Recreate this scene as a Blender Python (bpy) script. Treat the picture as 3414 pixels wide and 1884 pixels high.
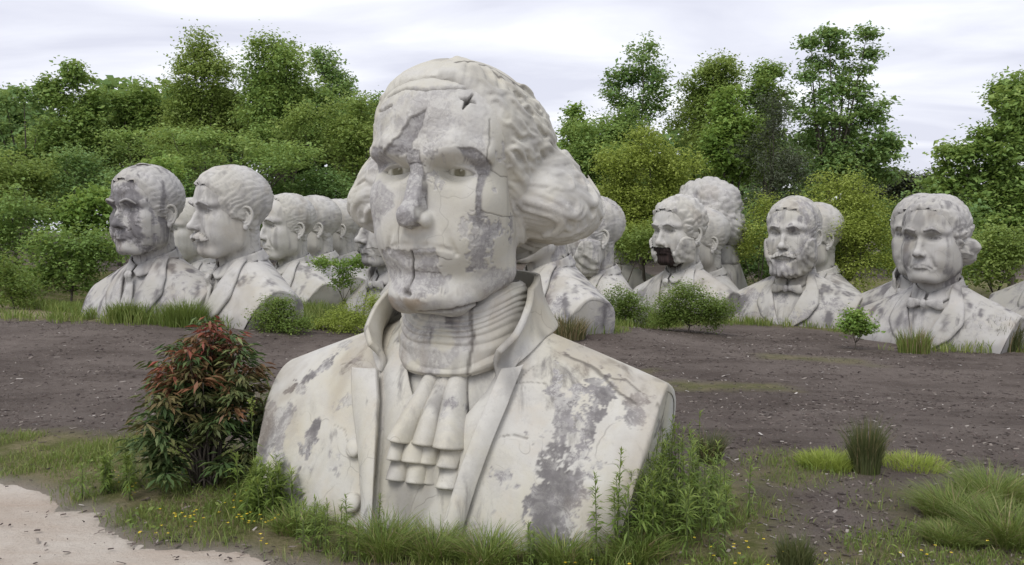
import bpy, math, random
import numpy as np

# ------------------------------------------------------------------ camera, sky, sun, exposure
SC = bpy.context.scene
for o in list(bpy.data.objects):
    bpy.data.objects.remove(o)
COL = SC.collection
R = math.radians

cam_d = bpy.data.cameras.new("camera")
cam_d.sensor_width = 36.0
cam_d.lens = 31.2
cam_d.clip_start = 0.1
cam_d.clip_end = 3000.0
cam = bpy.data.objects.new("camera", cam_d)
cam.location = (0.0, 0.0, 3.6)
cam.rotation_euler = (R(90.0 - 3.52), 0.0, 0.0)
COL.objects.link(cam)
SC.camera = cam

SUN_EL, SUN_AZ = 52.0, 205.0       # high soft sun behind the camera, a little to its left
world = bpy.data.worlds.new("World")
SC.world = world
world.use_nodes = True
wn, wl = world.node_tree.nodes, world.node_tree.links
wn.clear()
w_out = wn.new("ShaderNodeOutputWorld")
w_bg = wn.new("ShaderNodeBackground")
w_sky = wn.new("ShaderNodeTexSky")
w_sky.sky_type = 'NISHITA'
w_sky.sun_disc = False
w_sky.sun_elevation = R(SUN_EL)
w_sky.sun_rotation = R(SUN_AZ)
w_sky.air_density = 1.0
w_sky.dust_density = 2.0
# overcast deck: directions are dropped on a flat cloud plane and broken up by stretched noise
w_tc = wn.new("ShaderNodeTexCoord")
w_sep = wn.new("ShaderNodeSeparateXYZ")
wl.new(w_tc.outputs['Generated'], w_sep.inputs[0])
def wmath(op, a, b=None, clamp=False):
    n = wn.new("ShaderNodeMath"); n.operation = op; n.use_clamp = clamp
    for i, v in enumerate((a, b)):
        if v is None: continue
        if isinstance(v, (int, float)): n.inputs[i].default_value = v
        else: wl.new(v, n.inputs[i])
    return n.outputs[0]
wz = wmath('ADD', wmath('MAXIMUM', w_sep.outputs[2], 0.0), 0.13)
w_cmb = wn.new("ShaderNodeCombineXYZ")
wl.new(wmath('DIVIDE', w_sep.outputs[0], wz), w_cmb.inputs[0])
wl.new(wmath('MULTIPLY', wmath('DIVIDE', w_sep.outputs[1], wz), 1.9), w_cmb.inputs[1])
w_no = wn.new("ShaderNodeTexNoise")
w_no.inputs['Scale'].default_value = 0.85
w_no.inputs['Detail'].default_value = 6.0
w_no.inputs['Roughness'].default_value = 0.5
w_no.inputs['Distortion'].default_value = 0.4
wl.new(w_cmb.outputs[0], w_no.inputs['Vector'])
w_rmp = wn.new("ShaderNodeValToRGB")
cr = w_rmp.color_ramp
cr.elements[0].position = 0.37; cr.elements[0].color = (7.7, 7.85, 9.0, 1)
cr.elements[1].position = 0.68; cr.elements[1].color = (12.2, 12.4, 12.7, 1)
e = cr.elements.new(0.52); e.color = (9.5, 9.65, 10.5, 1)
wl.new(w_no.outputs['Fac'], w_rmp.inputs[0])
w_mix = wn.new("ShaderNodeMixRGB")
w_mix.inputs[0].default_value = 0.93
wl.new(w_sky.outputs[0], w_mix.inputs[1])
wl.new(w_rmp.outputs[0], w_mix.inputs[2])
wl.new(w_mix.outputs[0], w_bg.inputs[0])
w_bg.inputs[1].default_value = 0.09
wl.new(w_bg.outputs[0], w_out.inputs[0])

sun_d = bpy.data.lights.new("sun", 'SUN')
sun_d.energy = 1.5
sun_d.angle = R(28.0)
sun_d.color = (1.0, 0.965, 0.91)
sun = bpy.data.objects.new("sun", sun_d)
COL.objects.link(sun)
# the lamp shines along its -Z: azimuth is measured like the sky's, clockwise from +Y
from mathutils import Vector, Matrix
_sd = Vector((math.sin(R(SUN_AZ)) * math.cos(R(SUN_EL)), math.cos(R(SUN_AZ)) * math.cos(R(SUN_EL)), math.sin(R(SUN_EL))))
sun.rotation_euler = _sd.to_track_quat('Z', 'Y').to_euler()
sun.location = (-10, -10, 40)

SC.view_settings.view_transform = 'Standard'
SC.view_settings.look = 'None'
SC.view_settings.exposure = 0.22
SC.view_settings.gamma = 1.0
SC.view_settings.use_curve_mapping = False
SC.render.engine = 'CYCLES'
SC.cycles.max_bounces = 6
SC.cycles.diffuse_bounces = 4
SC.cycles.transparent_max_bounces = 6

# ------------------------------------------------------------------ numeric helpers
def sstep(a, b, x):
    t = np.clip((x - a) / (b - a), 0.0, 1.0)
    return t * t * (3 - 2 * t)

def _hash(ix, iy, iz, seed):
    h = (ix.astype(np.int64) * 374761393 + iy.astype(np.int64) * 668265263 + iz.astype(np.int64) * 2147483647 + seed * 974634777) & 0xFFFFFFFF
    h = ((h ^ (h >> 13)) * 1274126177) & 0xFFFFFFFF
    h = ((h ^ (h >> 16)) * 2246822519) & 0xFFFFFFFF
    return ((h ^ (h >> 15)) & 0xFFFFFF).astype(np.float64) / float(0xFFFFFF)

_NT = np.random.default_rng(1234).random(64 ** 3).astype(np.float32) * 2 - 1
def vnoise(P, seed=0):
    """value noise in -1..1 for an (n,3) array"""
    P = np.asarray(P, np.float32) + np.float32((seed * 7.31) % 61.7)
    F = np.floor(P)
    t = P - F
    t = t * t * t * (t * (t * 6 - 15) + 10)
    I = F.astype(np.int32) & 63
    J = (I + 1) & 63
    x0, x1 = I[:, 0] * 4096, J[:, 0] * 4096; y0, y1 = I[:, 1] * 64, J[:, 1] * 64; z0, z1 = I[:, 2], J[:, 2]
    tx, ty, tz = t[:, 0], t[:, 1], t[:, 2]
    def row(y, z):
        k = y + z; a = _NT[x0 + k]; return a + (_NT[x1 + k] - a) * tx
    a = row(y0, z0); a += (row(y1, z0) - a) * ty
    b = row(y0, z1); b += (row(y1, z1) - b) * ty
    return a + (b - a) * tz

def fbm(P, freq=1.0, octv=4, seed=0, rough=0.5):
    a, s, out = 1.0, 0.0, np.zeros(len(P), np.float32)
    P = np.asarray(P, np.float32)
    for i in range(octv):
        out += a * vnoise(P * np.float32(freq * (2.03 ** i)) + np.float32(17.3 * i), seed + i)
        s += a
        a *= rough
    return out / s

def cell_edge(P, freq, seed=0):
    """distance to the nearest border between 3-D Voronoi cells (0 on the border)"""
    Q = P * freq
    F = np.floor(Q)
    d1 = np.full(len(P), 9.0); d2 = np.full(len(P), 9.0)
    for dx in (-1, 0, 1):
        for dy in (-1, 0, 1):
            for dz in (-1, 0, 1):
                C = F + (dx, dy, dz)
                I = C.astype(np.int64)
                c = C + np.stack([_hash(I[:, 0], I[:, 1], I[:, 2], seed + k) for k in range(3)], 1)
                d = np.sqrt(((Q - c) ** 2).sum(1))
                m = d < d1
                d2 = np.where(m, d1, np.minimum(d2, d)); d1 = np.where(m, d, d1)
    return d2 - d1

def smin(a, b, k):
    h = np.maximum(k - np.abs(a - b), 0.0) / k
    return np.minimum(a, b) - h * h * k * 0.25
def smax(a, b, k):
    return -smin(-a, -b, k)
def ell(P, c, r):
    q = P - np.asarray(c, float); r = np.asarray(r, float)
    k0 = np.sqrt(((q / r) ** 2).sum(1)); k1 = np.sqrt(((q / (r * r)) ** 2).sum(1)) + 1e-9
    return k0 * (k0 - 1.0) / k1
def cap(P, a, b, ra, rb):
    a = np.asarray(a, float); b = np.asarray(b, float); ab = b - a
    h = np.clip(((P - a) @ ab) / (ab @ ab), 0, 1)
    return np.sqrt(((P - a - h[:, None] * ab) ** 2).sum(1)) - (ra + (rb - ra) * h)
def chain(P, pts, rs, k):
    d = None
    for i in range(len(pts) - 1):
        c = cap(P, pts[i], pts[i + 1], rs[i], rs[i + 1])
        d = c if d is None else smin(d, c, k)
    return d

def poly_sd(x, z, poly):
    """signed distance to a polygon in the plane (negative inside)"""
    p = np.asarray(poly, float); n = len(p)
    d = np.full(x.shape, 1e9); s = np.ones(x.shape)
    for i in range(n):
        a, b = p[i], p[i - 1]
        ex, ez = b - a
        wx, wz = x - a[0], z - a[1]
        h = np.clip((wx * ex + wz * ez) / (ex * ex + ez * ez + 1e-12), 0, 1)
        d = np.minimum(d, (wx - ex * h) ** 2 + (wz - ez * h) ** 2)
        c1 = z >= a[1]; c2 = z < b[1]; c3 = ex * wz > ez * wx
        s = np.where((c1 & c2 & c3) | (~c1 & ~c2 & ~c3), -s, s)
    return s * np.sqrt(d)
def line_d(x, z, pts):
    p = np.asarray(pts, float); d = np.full(x.shape, 1e9)
    for i in range(len(p) - 1):
        a, b = p[i], p[i + 1]; e = b - a
        h = np.clip(((x - a[0]) * e[0] + (z - a[1]) * e[1]) / (e @ e + 1e-12), 0, 1)
        d = np.minimum(d, np.hypot(x - a[0] - e[0] * h, z - a[1] - e[1] * h))
    return d
def polyline(pts, t):
    """point at 0..1 of the length of a polyline, smoothed"""
    p = np.asarray(pts, float)
    s = np.r_[0, np.cumsum(np.sqrt((np.diff(p, axis=0) ** 2).sum(1)))]; s /= s[-1]
    return np.stack([np.interp(t, s, p[:, k]) for k in range(p.shape[1])], -1)

# ------------------------------------------------------------------ head as a distance field
# head units: chin z = 0, crown z = 1; x is the sitter's left (right in the picture when he faces us); f = forward
FACE0 = dict(jw=1.0, jz=0.0, chin=1.0, chinz=0.0, nose=1.0, nosew=1.0, nosez=0.0, brow=1.0, cheek=1.0, lid=0.0, mouthw=1.0, lip=1.0,
             crown=1.0, fat=1.0, skullw=1.0, fold=1.0, muz=1.0, sock=1.0, ed=0.270, bf=0.0, mz=0.0, mcurve=0.0, noses=0.0)

def head_sdf(P, q):
    """P columns: |x|, forward, up"""
    S = np.array(P)
    d = ell(S, (0, -0.055, 0.655), (0.325 * q['skullw'], 0.415, 0.345 * q['crown']))
    d = smin(d, ell(S, (0, 0.13, 0.66), (0.28 * q['skullw'], 0.262, 0.27)), 0.10)
    d = smin(d, ell(S, (0, 0.09, 0.37), (0.262 * q['jw'], 0.295, 0.365)), 0.08)
    jw = q['jw']
    d = smin(d, chain(S, [(0.19 * jw, -0.03, 0.33), (0.195 * jw, 0.02, 0.17 + q['jz']), (0.10 * jw, 0.25, 0.062 + q['jz'])], [0.06, 0.075, 0.078], 0.05), 0.10)
    d = smin(d, ell(S, (0.13 * jw, 0.15, 0.265), (0.125 * q['fat'], 0.185 * q['fat'], 0.165)), 0.09)
    d = smin(d, ell(S, (0, 0.302, 0.072 + q['chinz']), (0.115, 0.088 * q['chin'], 0.08)), 0.06)
    d = smin(d, ell(S, (0.19, 0.222, 0.405), (0.082, 0.115 * q['cheek'], 0.085)), 0.08)
    # muzzle
    d = smin(d, ell(S, (0, 0.262, 0.205), (0.158, 0.142 * q['muz'], 0.13)), 0.05)
    # socket, brow
    d = smax(d, -ell(S, (0.134, 0.418, 0.530), (0.094, 0.085 * q['sock'], 0.070)), 0.035)
    b = q['brow']
    d = smin(d, chain(S, [(0.03, 0.362 + q['bf'], 0.582), (0.13, 0.358 + q['bf'], 0.612), (0.235, 0.262 + q['bf'], 0.588)], [0.03 * b, 0.032 * b, 0.028 * b], 0.03), 0.05)
    # lids round an eyeball, with an almond slit
    ec = np.array([0.137, q['ed'], 0.508])
    E = S - ec
    rr = np.sqrt((E ** 2).sum(1))
    lid = rr - 0.0805
    xx = (S[:, 0] - 0.137) / 0.068
    zz = S[:, 2] - 0.510 + 0.006 * xx
    up = (0.027 - q['lid']) * (1 - np.abs(xx) ** 2.2); lo = -0.019 * (1 - np.abs(xx) ** 2.0)
    slit = np.maximum(np.maximum(zz - up, lo - zz), np.abs(xx) * 0.068 - 0.068)
    # upper lid stands prouder than the lower
    lid = lid - 0.009 * sstep(-0.005, 0.018, zz - 0.2 * up)
    lid = np.maximum(lid, -(rr - 0.069))
    lidc = smax(lid, -slit, 0.008)
    d = smin(d, rr - 0.076, 0.022)
    d = smax(d, -np.maximum(slit, np.maximum(rr - 0.10, 0.20 - S[:, 1])), 0.006)
    d = smin(d, lidc, 0.012)
    # crease above the upper lid
    d = smax(d, -chain(S, [(0.08, 0.082 + q['ed'], 0.540), (0.137, 0.084 + q['ed'], 0.566), (0.200, 0.048 + q['ed'], 0.541)], [0.008, 0.010, 0.008], 0.01), 0.014)
    # nose
    n, nw, nz = q['nose'], q['nosew'], q['nosez']
    nose = cap(S, (0, 0.352, 0.57), (0, 0.372 + 0.05 * n, 0.455), 0.030 * nw, 0.033 * nw)
    nose = smin(nose, cap(S, (0, 0.372 + 0.05 * n, 0.455), (0, 0.395 + 0.10 * n, 0.352 + nz), 0.033 * nw, 0.043 * nw), 0.03)
    nose = smin(nose, ell(S, (0, 0.398 + 0.11 * n, 0.338 + nz), (0.046 * nw, 0.048, 0.042)), 0.03)
    nose = smin(nose, ell(S, (0.050 * nw, 0.392 + 0.03 * n, 0.322 + nz), (0.029, 0.050, 0.030)), 0.020)
    nose = smin(nose, cap(S, (0, 0.395 + 0.06 * n, 0.315 + nz), (0, 0.385, 0.30 + nz), 0.018, 0.022), 0.02)
    d = smin(d, nose, 0.028)
    d = smax(d, -ell(S, (0.03 * nw, 0.40 + 0.06 * n, 0.297 + nz), (0.017, 0.03, 0.02)), 0.012)
    # folds beside the mouth
    d = smax(d, -chain(S, [(0.085, 0.405, 0.335), (0.125, 0.385, 0.265), (0.150, 0.340, 0.185)], [0.006, 0.008, 0.004], 0.02), 0.035 * q['fold'] + 0.001)
    # lips
    m, mc, mz = q['mouthw'], q['mcurve'], q['mz']
    L = q['lip']
    d = smin(d, chain(S, [(0, 0.392, 0.212 + mz), (0.035 * m, 0.392, 0.216 + mz), (0.108 * m, 0.345 - 0.28 * (m - 1), 0.196 - mc + mz)], [0.014 * L, 0.014 * L, 0.004], 0.015), 0.022)
    d = smin(d, chain(S, [(0, 0.392, 0.172 + mz), (0.05 * m, 0.382, 0.175 + mz), (0.10 * m, 0.345 - 0.28 * (m - 1), 0.186 - mc + mz)], [0.018 * L, 0.015 * L, 0.004], 0.015), 0.026)
    d = smax(d, -chain(S, [(0, 0.425, 0.193 + mz), (0.05 * m, 0.415, 0.196 + mz), (0.09 * m, 0.385, 0.191 - mc * .7 + mz), (0.122 * m, 0.355, 0.183 - mc * 1.4 + mz)], [0.009, 0.009, 0.008, 0.005], 0.01), 0.012)
    d = smax(d, -cap(S, (0, 0.412, 0.272), (0, 0.418, 0.228), 0.008, 0.009), 0.02)
    d = smax(d, -chain(S, [(0, 0.412, 0.132 + mz), (0.07, 0.385, 0.14 + mz)], [0.014, 0.008], 0.02), 0.04)
    # neck
    d = smin(d, cap(S, (0, -0.075, 0.30), (0, -0.11, -0.30), 0.215, 0.235), 0.07)
    return d

HC = np.array([0.0, 0.03, 0.42])     # centre that every head surface is seen from
def dirs_grid(nth, nph, fo=0.45, half=True):
    s = np.linspace(0, 1, nth)
    th = math.pi * (fo * s + (1 - fo) * s ** 3)
    t = np.linspace(-1, 1, nph)
    ph = (math.pi / 2 - 0.004) * (0.72 * t + 0.28 * t ** 3)
    return th, ph
def dir_of(th, ph):
    return np.stack([np.sin(th) * np.cos(ph), np.cos(th) * np.cos(ph), np.sin(ph)], -1)
def solve(sdf, D, r0=0.74, steps=26, fac=0.85):
    """outermost surface along the rays HC + r D, marching inwards"""
    r = np.full(len(D), r0)
    act = np.arange(len(D))
    for i in range(steps):
        dd = sdf(HC + r[act, None] * D[act])
        r[act] -= dd * fac
        act = act[np.abs(dd) > 4e-4]
        if len(act) == 0: break
    return np.clip(r, 0.05, r0)

def full_head(q, nth, nph, fo=0.45):
    """(theta full, phi, radius[phi, theta]) with theta from -pi..pi without the closing column"""
    th, ph = dirs_grid(nth, nph, fo)
    TH, PH = np.meshgrid(th, ph)
    D = dir_of(TH.ravel(), PH.ravel())
    r = solve(lambda P: head_sdf(P, q), D).reshape(TH.shape)
    thf = np.r_[-th[:0:-1], th[:-1]]
    rf = np.c_[r[:, :0:-1], r[:, :-1]]
    return thf, ph, rf
def grid_faces_wrap(nrow, ncol):
    i = np.arange(nrow - 1)[:, None] * ncol; j = np.arange(ncol)[None, :]
    j2 = (j + 1) % ncol
    return np.stack([i + j, i + j2, i + ncol + j2, i + ncol + j], -1).reshape(-1, 4)
def grid_faces(nrow, ncol):
    i = np.arange(nrow - 1)[:, None] * ncol; j = np.arange(ncol - 1)[None, :]
    return np.stack([i + j, i + j + 1, i + ncol + j + 1, i + ncol + j], -1).reshape(-1, 4)
def lookup(thf, ph, rf, th, phq):
    """bilinear radius at (theta, phi)"""
    th = (np.asarray(th) + math.pi) % (2 * math.pi) - math.pi
    T = np.r_[thf, thf[0] + 2 * math.pi]; Rf = np.c_[rf, rf[:, :1]]
    th = np.where(th < T[0], th + 2 * math.pi, th)
    j = np.clip(np.searchsorted(T, th, side='right') - 1, 0, len(T) - 2); i = np.clip(np.searchsorted(ph, phq) - 1, 0, len(ph) - 2)
    a = (th - T[j]) / (T[j + 1] - T[j]); b = np.clip((phq - ph[i]) / (ph[i + 1] - ph[i]), 0, 1)
    return (Rf[i, j] * (1 - a) + Rf[i, j + 1] * a) * (1 - b) + (Rf[i + 1, j] * (1 - a) + Rf[i + 1, j + 1] * a) * b
def to_local(P):
    """head coordinates (x, forward, up) -> Blender local (x, -forward, up)"""
    return np.stack([P[..., 0], -P[..., 1], P[..., 2]], -1)
def face_normals_v(V, F):
    n = np.zeros_like(V)
    a = V[F[:, 2]] - V[F[:, 0]]; b = V[F[:, 3]] - V[F[:, 1]]
    fn = np.cross(a, b)
    for k in range(4): np.add.at(n, F[:, k], fn)
    return n / (np.sqrt((n ** 2).sum(1))[:, None] + 1e-12)

# ------------------------------------------------------------------ mesh and material helpers
def mesh_from(name, V, F, smooth=True, attrs=None):
    V = np.asarray(V, np.float32)
    me = bpy.data.meshes.new(name)
    me.vertices.add(len(V)); me.vertices.foreach_set('co', V.ravel())
    if isinstance(F, np.ndarray):
        n, k = F.shape
        me.loops.add(n * k); me.loops.foreach_set('vertex_index', F.astype(np.int32).ravel())
        me.polygons.add(n); me.polygons.foreach_set('loop_start', np.arange(0, n * k, k, dtype=np.int32))
        me.polygons.foreach_set('loop_total', np.full(n, k, np.int32))
    else:
        tot = np.array([len(f) for f in F], np.int32)
        me.loops.add(int(tot.sum())); me.loops.foreach_set('vertex_index', np.concatenate([np.asarray(f) for f in F]).astype(np.int32))
        me.polygons.add(len(F)); me.polygons.foreach_set('loop_start', (np.cumsum(tot) - tot).astype(np.int32))
        me.polygons.foreach_set('loop_total', tot)
    me.update(calc_edges=True)
    if smooth:
        me.polygons.foreach_set('use_smooth', np.ones(len(me.polygons), bool))
    if attrs:
        for k, v in attrs.items():
            a = me.attributes.new(k, 'FLOAT', 'POINT'); a.data.foreach_set('value', np.asarray(v, np.float32))
    me.validate()
    return me

def link(name, me, mat=None, parent=None, loc=None, rot=None, scale=None):
    o = bpy.data.objects.new(name, me)
    COL.objects.link(o)
    if parent is not None: o.parent = parent
    if mat is not None and me is not None and len(me.materials) == 0: me.materials.append(mat)
    if loc is not None: o.location = loc
    if rot is not None: o.rotation_euler = rot
    if scale is not None: o.scale = scale
    return o
def tag(o, label, cat, group=None):
    o['label'] = label; o['category'] = cat
    if group: o['group'] = group
    return o
def empty(name, label, cat, loc=(0, 0, 0), rz=0.0, group=None, scale=1.0):
    o = bpy.data.objects.new(name, None); COL.objects.link(o)
    o.location = loc; o.rotation_euler = (0, 0, rz); o.scale = (scale,) * 3 if isinstance(scale, (int, float)) else scale
    o.empty_display_size = 0.2
    return tag(o, label, cat, group)

class MB:
    """collects vertices and faces of one mesh"""
    def __init__(self): self.V = []; self.F = []; self.n = 0
    def add(self, V, F):
        V = np.asarray(V, float); self.V.append(V); self.F.append(np.asarray(F) + self.n); self.n += len(V)
    def arr(self): return np.concatenate(self.V), np.concatenate(self.F)
    def mesh(self, name, smooth=True, attrs=None):
        V, F = self.arr(); return mesh_from(name, V, F, smooth, attrs)

def tube(path, rad, n=8, flat=1.0, up=None, close=True):
    """swept tube of quads round a polyline, rad per point; 'flat' squeezes along the second axis"""
    p = np.asarray(path, float); rad = np.broadcast_to(np.asarray(rad, float), (len(p),))
    t = np.gradient(p, axis=0); t /= np.sqrt((t ** 2).sum(1))[:, None] + 1e-12
    if up is None:
        up = np.tile([0.0, 0.0, 1.0], (len(p), 1)); up[np.abs(t[:, 2]) > 0.95] = (1.0, 0, 0)
    a = np.cross(t, up); a /= np.sqrt((a ** 2).sum(1))[:, None] + 1e-12
    b = np.cross(a, t)
    an = np.linspace(0, 2 * math.pi, n, endpoint=False)
    V = p[:, None, :] + rad[:, None, None] * (np.cos(an)[None, :, None] * a[:, None, :] + flat * np.sin(an)[None, :, None] * b[:, None, :])
    F = grid_faces_wrap(len(p), n)
    V = V.reshape(-1, 3)
    if close:
        m = len(V)
        V = np.r_[V, p[:1], p[-1:]]
        j = np.arange(n); j2 = (j + 1) % n
        base = (len(p) - 1) * n
        F = np.r_[F, np.stack([j2, j, np.full(n, m), np.full(n, m)], -1), np.stack([base + j, base + j2, np.full(n, m + 1), np.full(n, m + 1)], -1)]
    return V, F

def quads_tris(F):
    """quads whose last two indices match become triangles"""
    return [tuple(f[:3]) if f[2] == f[3] else tuple(f) for f in F.tolist()]

def thick(fn, nu, nv, t, close=True):
    """closed sheet: fn(u, v) arrays -> xyz; offset by t along its normal"""
    u, v = np.meshgrid(np.linspace(0, 1, nu), np.linspace(0, 1, nv))
    P = fn(u.ravel(), v.ravel())
    F = grid_faces(nv, nu)
    N = face_normals_v(P, F)
    tt = t(u.ravel(), v.ravel())[:, None] if callable(t) else t
    Q = P - N * tt
    m = len(P)
    ring = np.r_[np.arange(nu), np.arange(1, nv) * nu + nu - 1, (nv - 1) * nu + np.arange(nu - 2, -1, -1), np.arange(nv - 2, 0, -1) * nu]
    r2 = np.roll(ring, -1)
    E = np.stack([r2, ring, ring + m, r2 + m], -1)
    return np.r_[P, Q], np.r_[F, F[:, ::-1] + m, E]

def remesh(V, F, voxel, smooth_it=2):
    """fuse overlapping closed shells into one sculpted skin"""
    me = mesh_from('tmp', V, quads_tris(F) if isinstance(F, np.ndarray) and (F[:, 2] == F[:, 3]).any() else F)
    o = bpy.data.objects.new('tmp', me); COL.objects.link(o)
    m = o.modifiers.new('r', 'REMESH'); m.mode = 'VOXEL'; m.voxel_size = voxel
    if smooth_it:
        s = o.modifiers.new('s', 'SMOOTH'); s.factor = 0.5; s.iterations = smooth_it
    dg = bpy.context.evaluated_depsgraph_get()
    ev = o.evaluated_get(dg).to_mesh()
    n = len(ev.vertices); co = np.empty(n * 3, np.float32); ev.vertices.foreach_get('co', co)
    k = len(ev.loops); li = np.empty(k, np.int32); ev.loops.foreach_get('vertex_index', li)
    tot = np.empty(len(ev.polygons), np.int32); ev.polygons.foreach_get('loop_total', tot)
    V2 = co.reshape(-1, 3).astype(float)
    F2 = li.reshape(-1, 4) if (tot == 4).all() else [li[s:s + c] for s, c in zip(np.cumsum(tot) - tot, tot)]
    o.evaluated_get(dg).to_mesh_clear()
    bpy.data.objects.remove(o); bpy.data.meshes.remove(me)
    return V2, F2

def new_mat(name):
    m = bpy.data.materials.new(name); m.use_nodes = True
    nt = m.node_tree; nt.nodes.clear()
    out = nt.nodes.new('ShaderNodeOutputMaterial'); b = nt.nodes.new('ShaderNodeBsdfPrincipled')
    nt.links.new(b.outputs[0], out.inputs[0])
    b.inputs['Specular IOR Level'].default_value = 0.25
    return m, nt, b
class NT:
    """short-hand for wiring shader nodes"""
    def __init__(self, nt): self.t = nt
    def n(self, typ, **kw):
        x = self.t.nodes.new(typ)
        for k, v in kw.items(): setattr(x, k, v)
        return x
    def put(self, sock, v):
        if isinstance(v, bpy.types.NodeSocket): self.t.links.new(v, sock)
        else:
            if isinstance(v, tuple) and len(v) == 3 and sock.type == 'RGBA': v = (*v, 1)
            sock.default_value = v
    def coord(self, kind='Object', scale=(1, 1, 1)):
        c = self.n('ShaderNodeTexCoord'); m = self.n('ShaderNodeMapping')
        self.t.links.new(c.outputs[kind], m.inputs[0]); m.inputs['Scale'].default_value = scale
        return m.outputs[0]
    def noise(self, vec, scale, detail=4, rough=0.55, dist=0.0):
        x = self.n('ShaderNodeTexNoise'); self.put(x.inputs['Vector'], vec)
        x.inputs['Scale'].default_value = scale; x.inputs['Detail'].default_value = detail
        x.inputs['Roughness'].default_value = rough; x.inputs['Distortion'].default_value = dist
        return x.outputs['Fac']
    def vor(self, vec, scale, feat='F1', out='Distance'):
        x = self.n('ShaderNodeTexVoronoi', feature=feat); self.put(x.inputs['Vector'], vec); x.inputs['Scale'].default_value = scale
        return x.outputs[out]
    def ramp(self, v, stops):
        x = self.n('ShaderNodeValToRGB'); cr = x.color_ramp
        while len(cr.elements) < len(stops): cr.elements.new(0.5)
        for e, (p, c) in zip(cr.elements, stops):
            e.position = p; e.color = (c, c, c, 1) if isinstance(c, (int, float)) else (*c, 1)
        self.put(x.inputs[0], v); return x.outputs[0]
    def step(self, v, a, b):
        x = self.n('ShaderNodeMapRange', interpolation_type='SMOOTHSTEP'); self.put(x.inputs[0], v)
        x.inputs[1].default_value = a; x.inputs[2].default_value = b; return x.outputs[0]
    def math(self, op, a, b=0.0, clamp=False):
        x = self.n('ShaderNodeMath', operation=op, use_clamp=clamp); self.put(x.inputs[0], a); self.put(x.inputs[1], b); return x.outputs[0]
    def mix(self, f, a, b, mode='MIX'):
        x = self.n('ShaderNodeMixRGB', blend_type=mode); self.put(x.inputs[0], f); self.put(x.inputs[1], a); self.put(x.inputs[2], b); return x.outputs[0]
    def attr(self, name): return self.n('ShaderNodeAttribute', attribute_name=name).outputs['Fac']
    def bump(self, h, strength=0.3, dist=0.02, normal=None):
        x = self.n('ShaderNodeBump'); x.inputs['Strength'].default_value = strength; x.inputs['Distance'].default_value = dist
        self.put(x.inputs['Height'], h)
        if normal is not None: self.put(x.inputs['Normal'], normal)
        return x.outputs[0]

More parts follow.
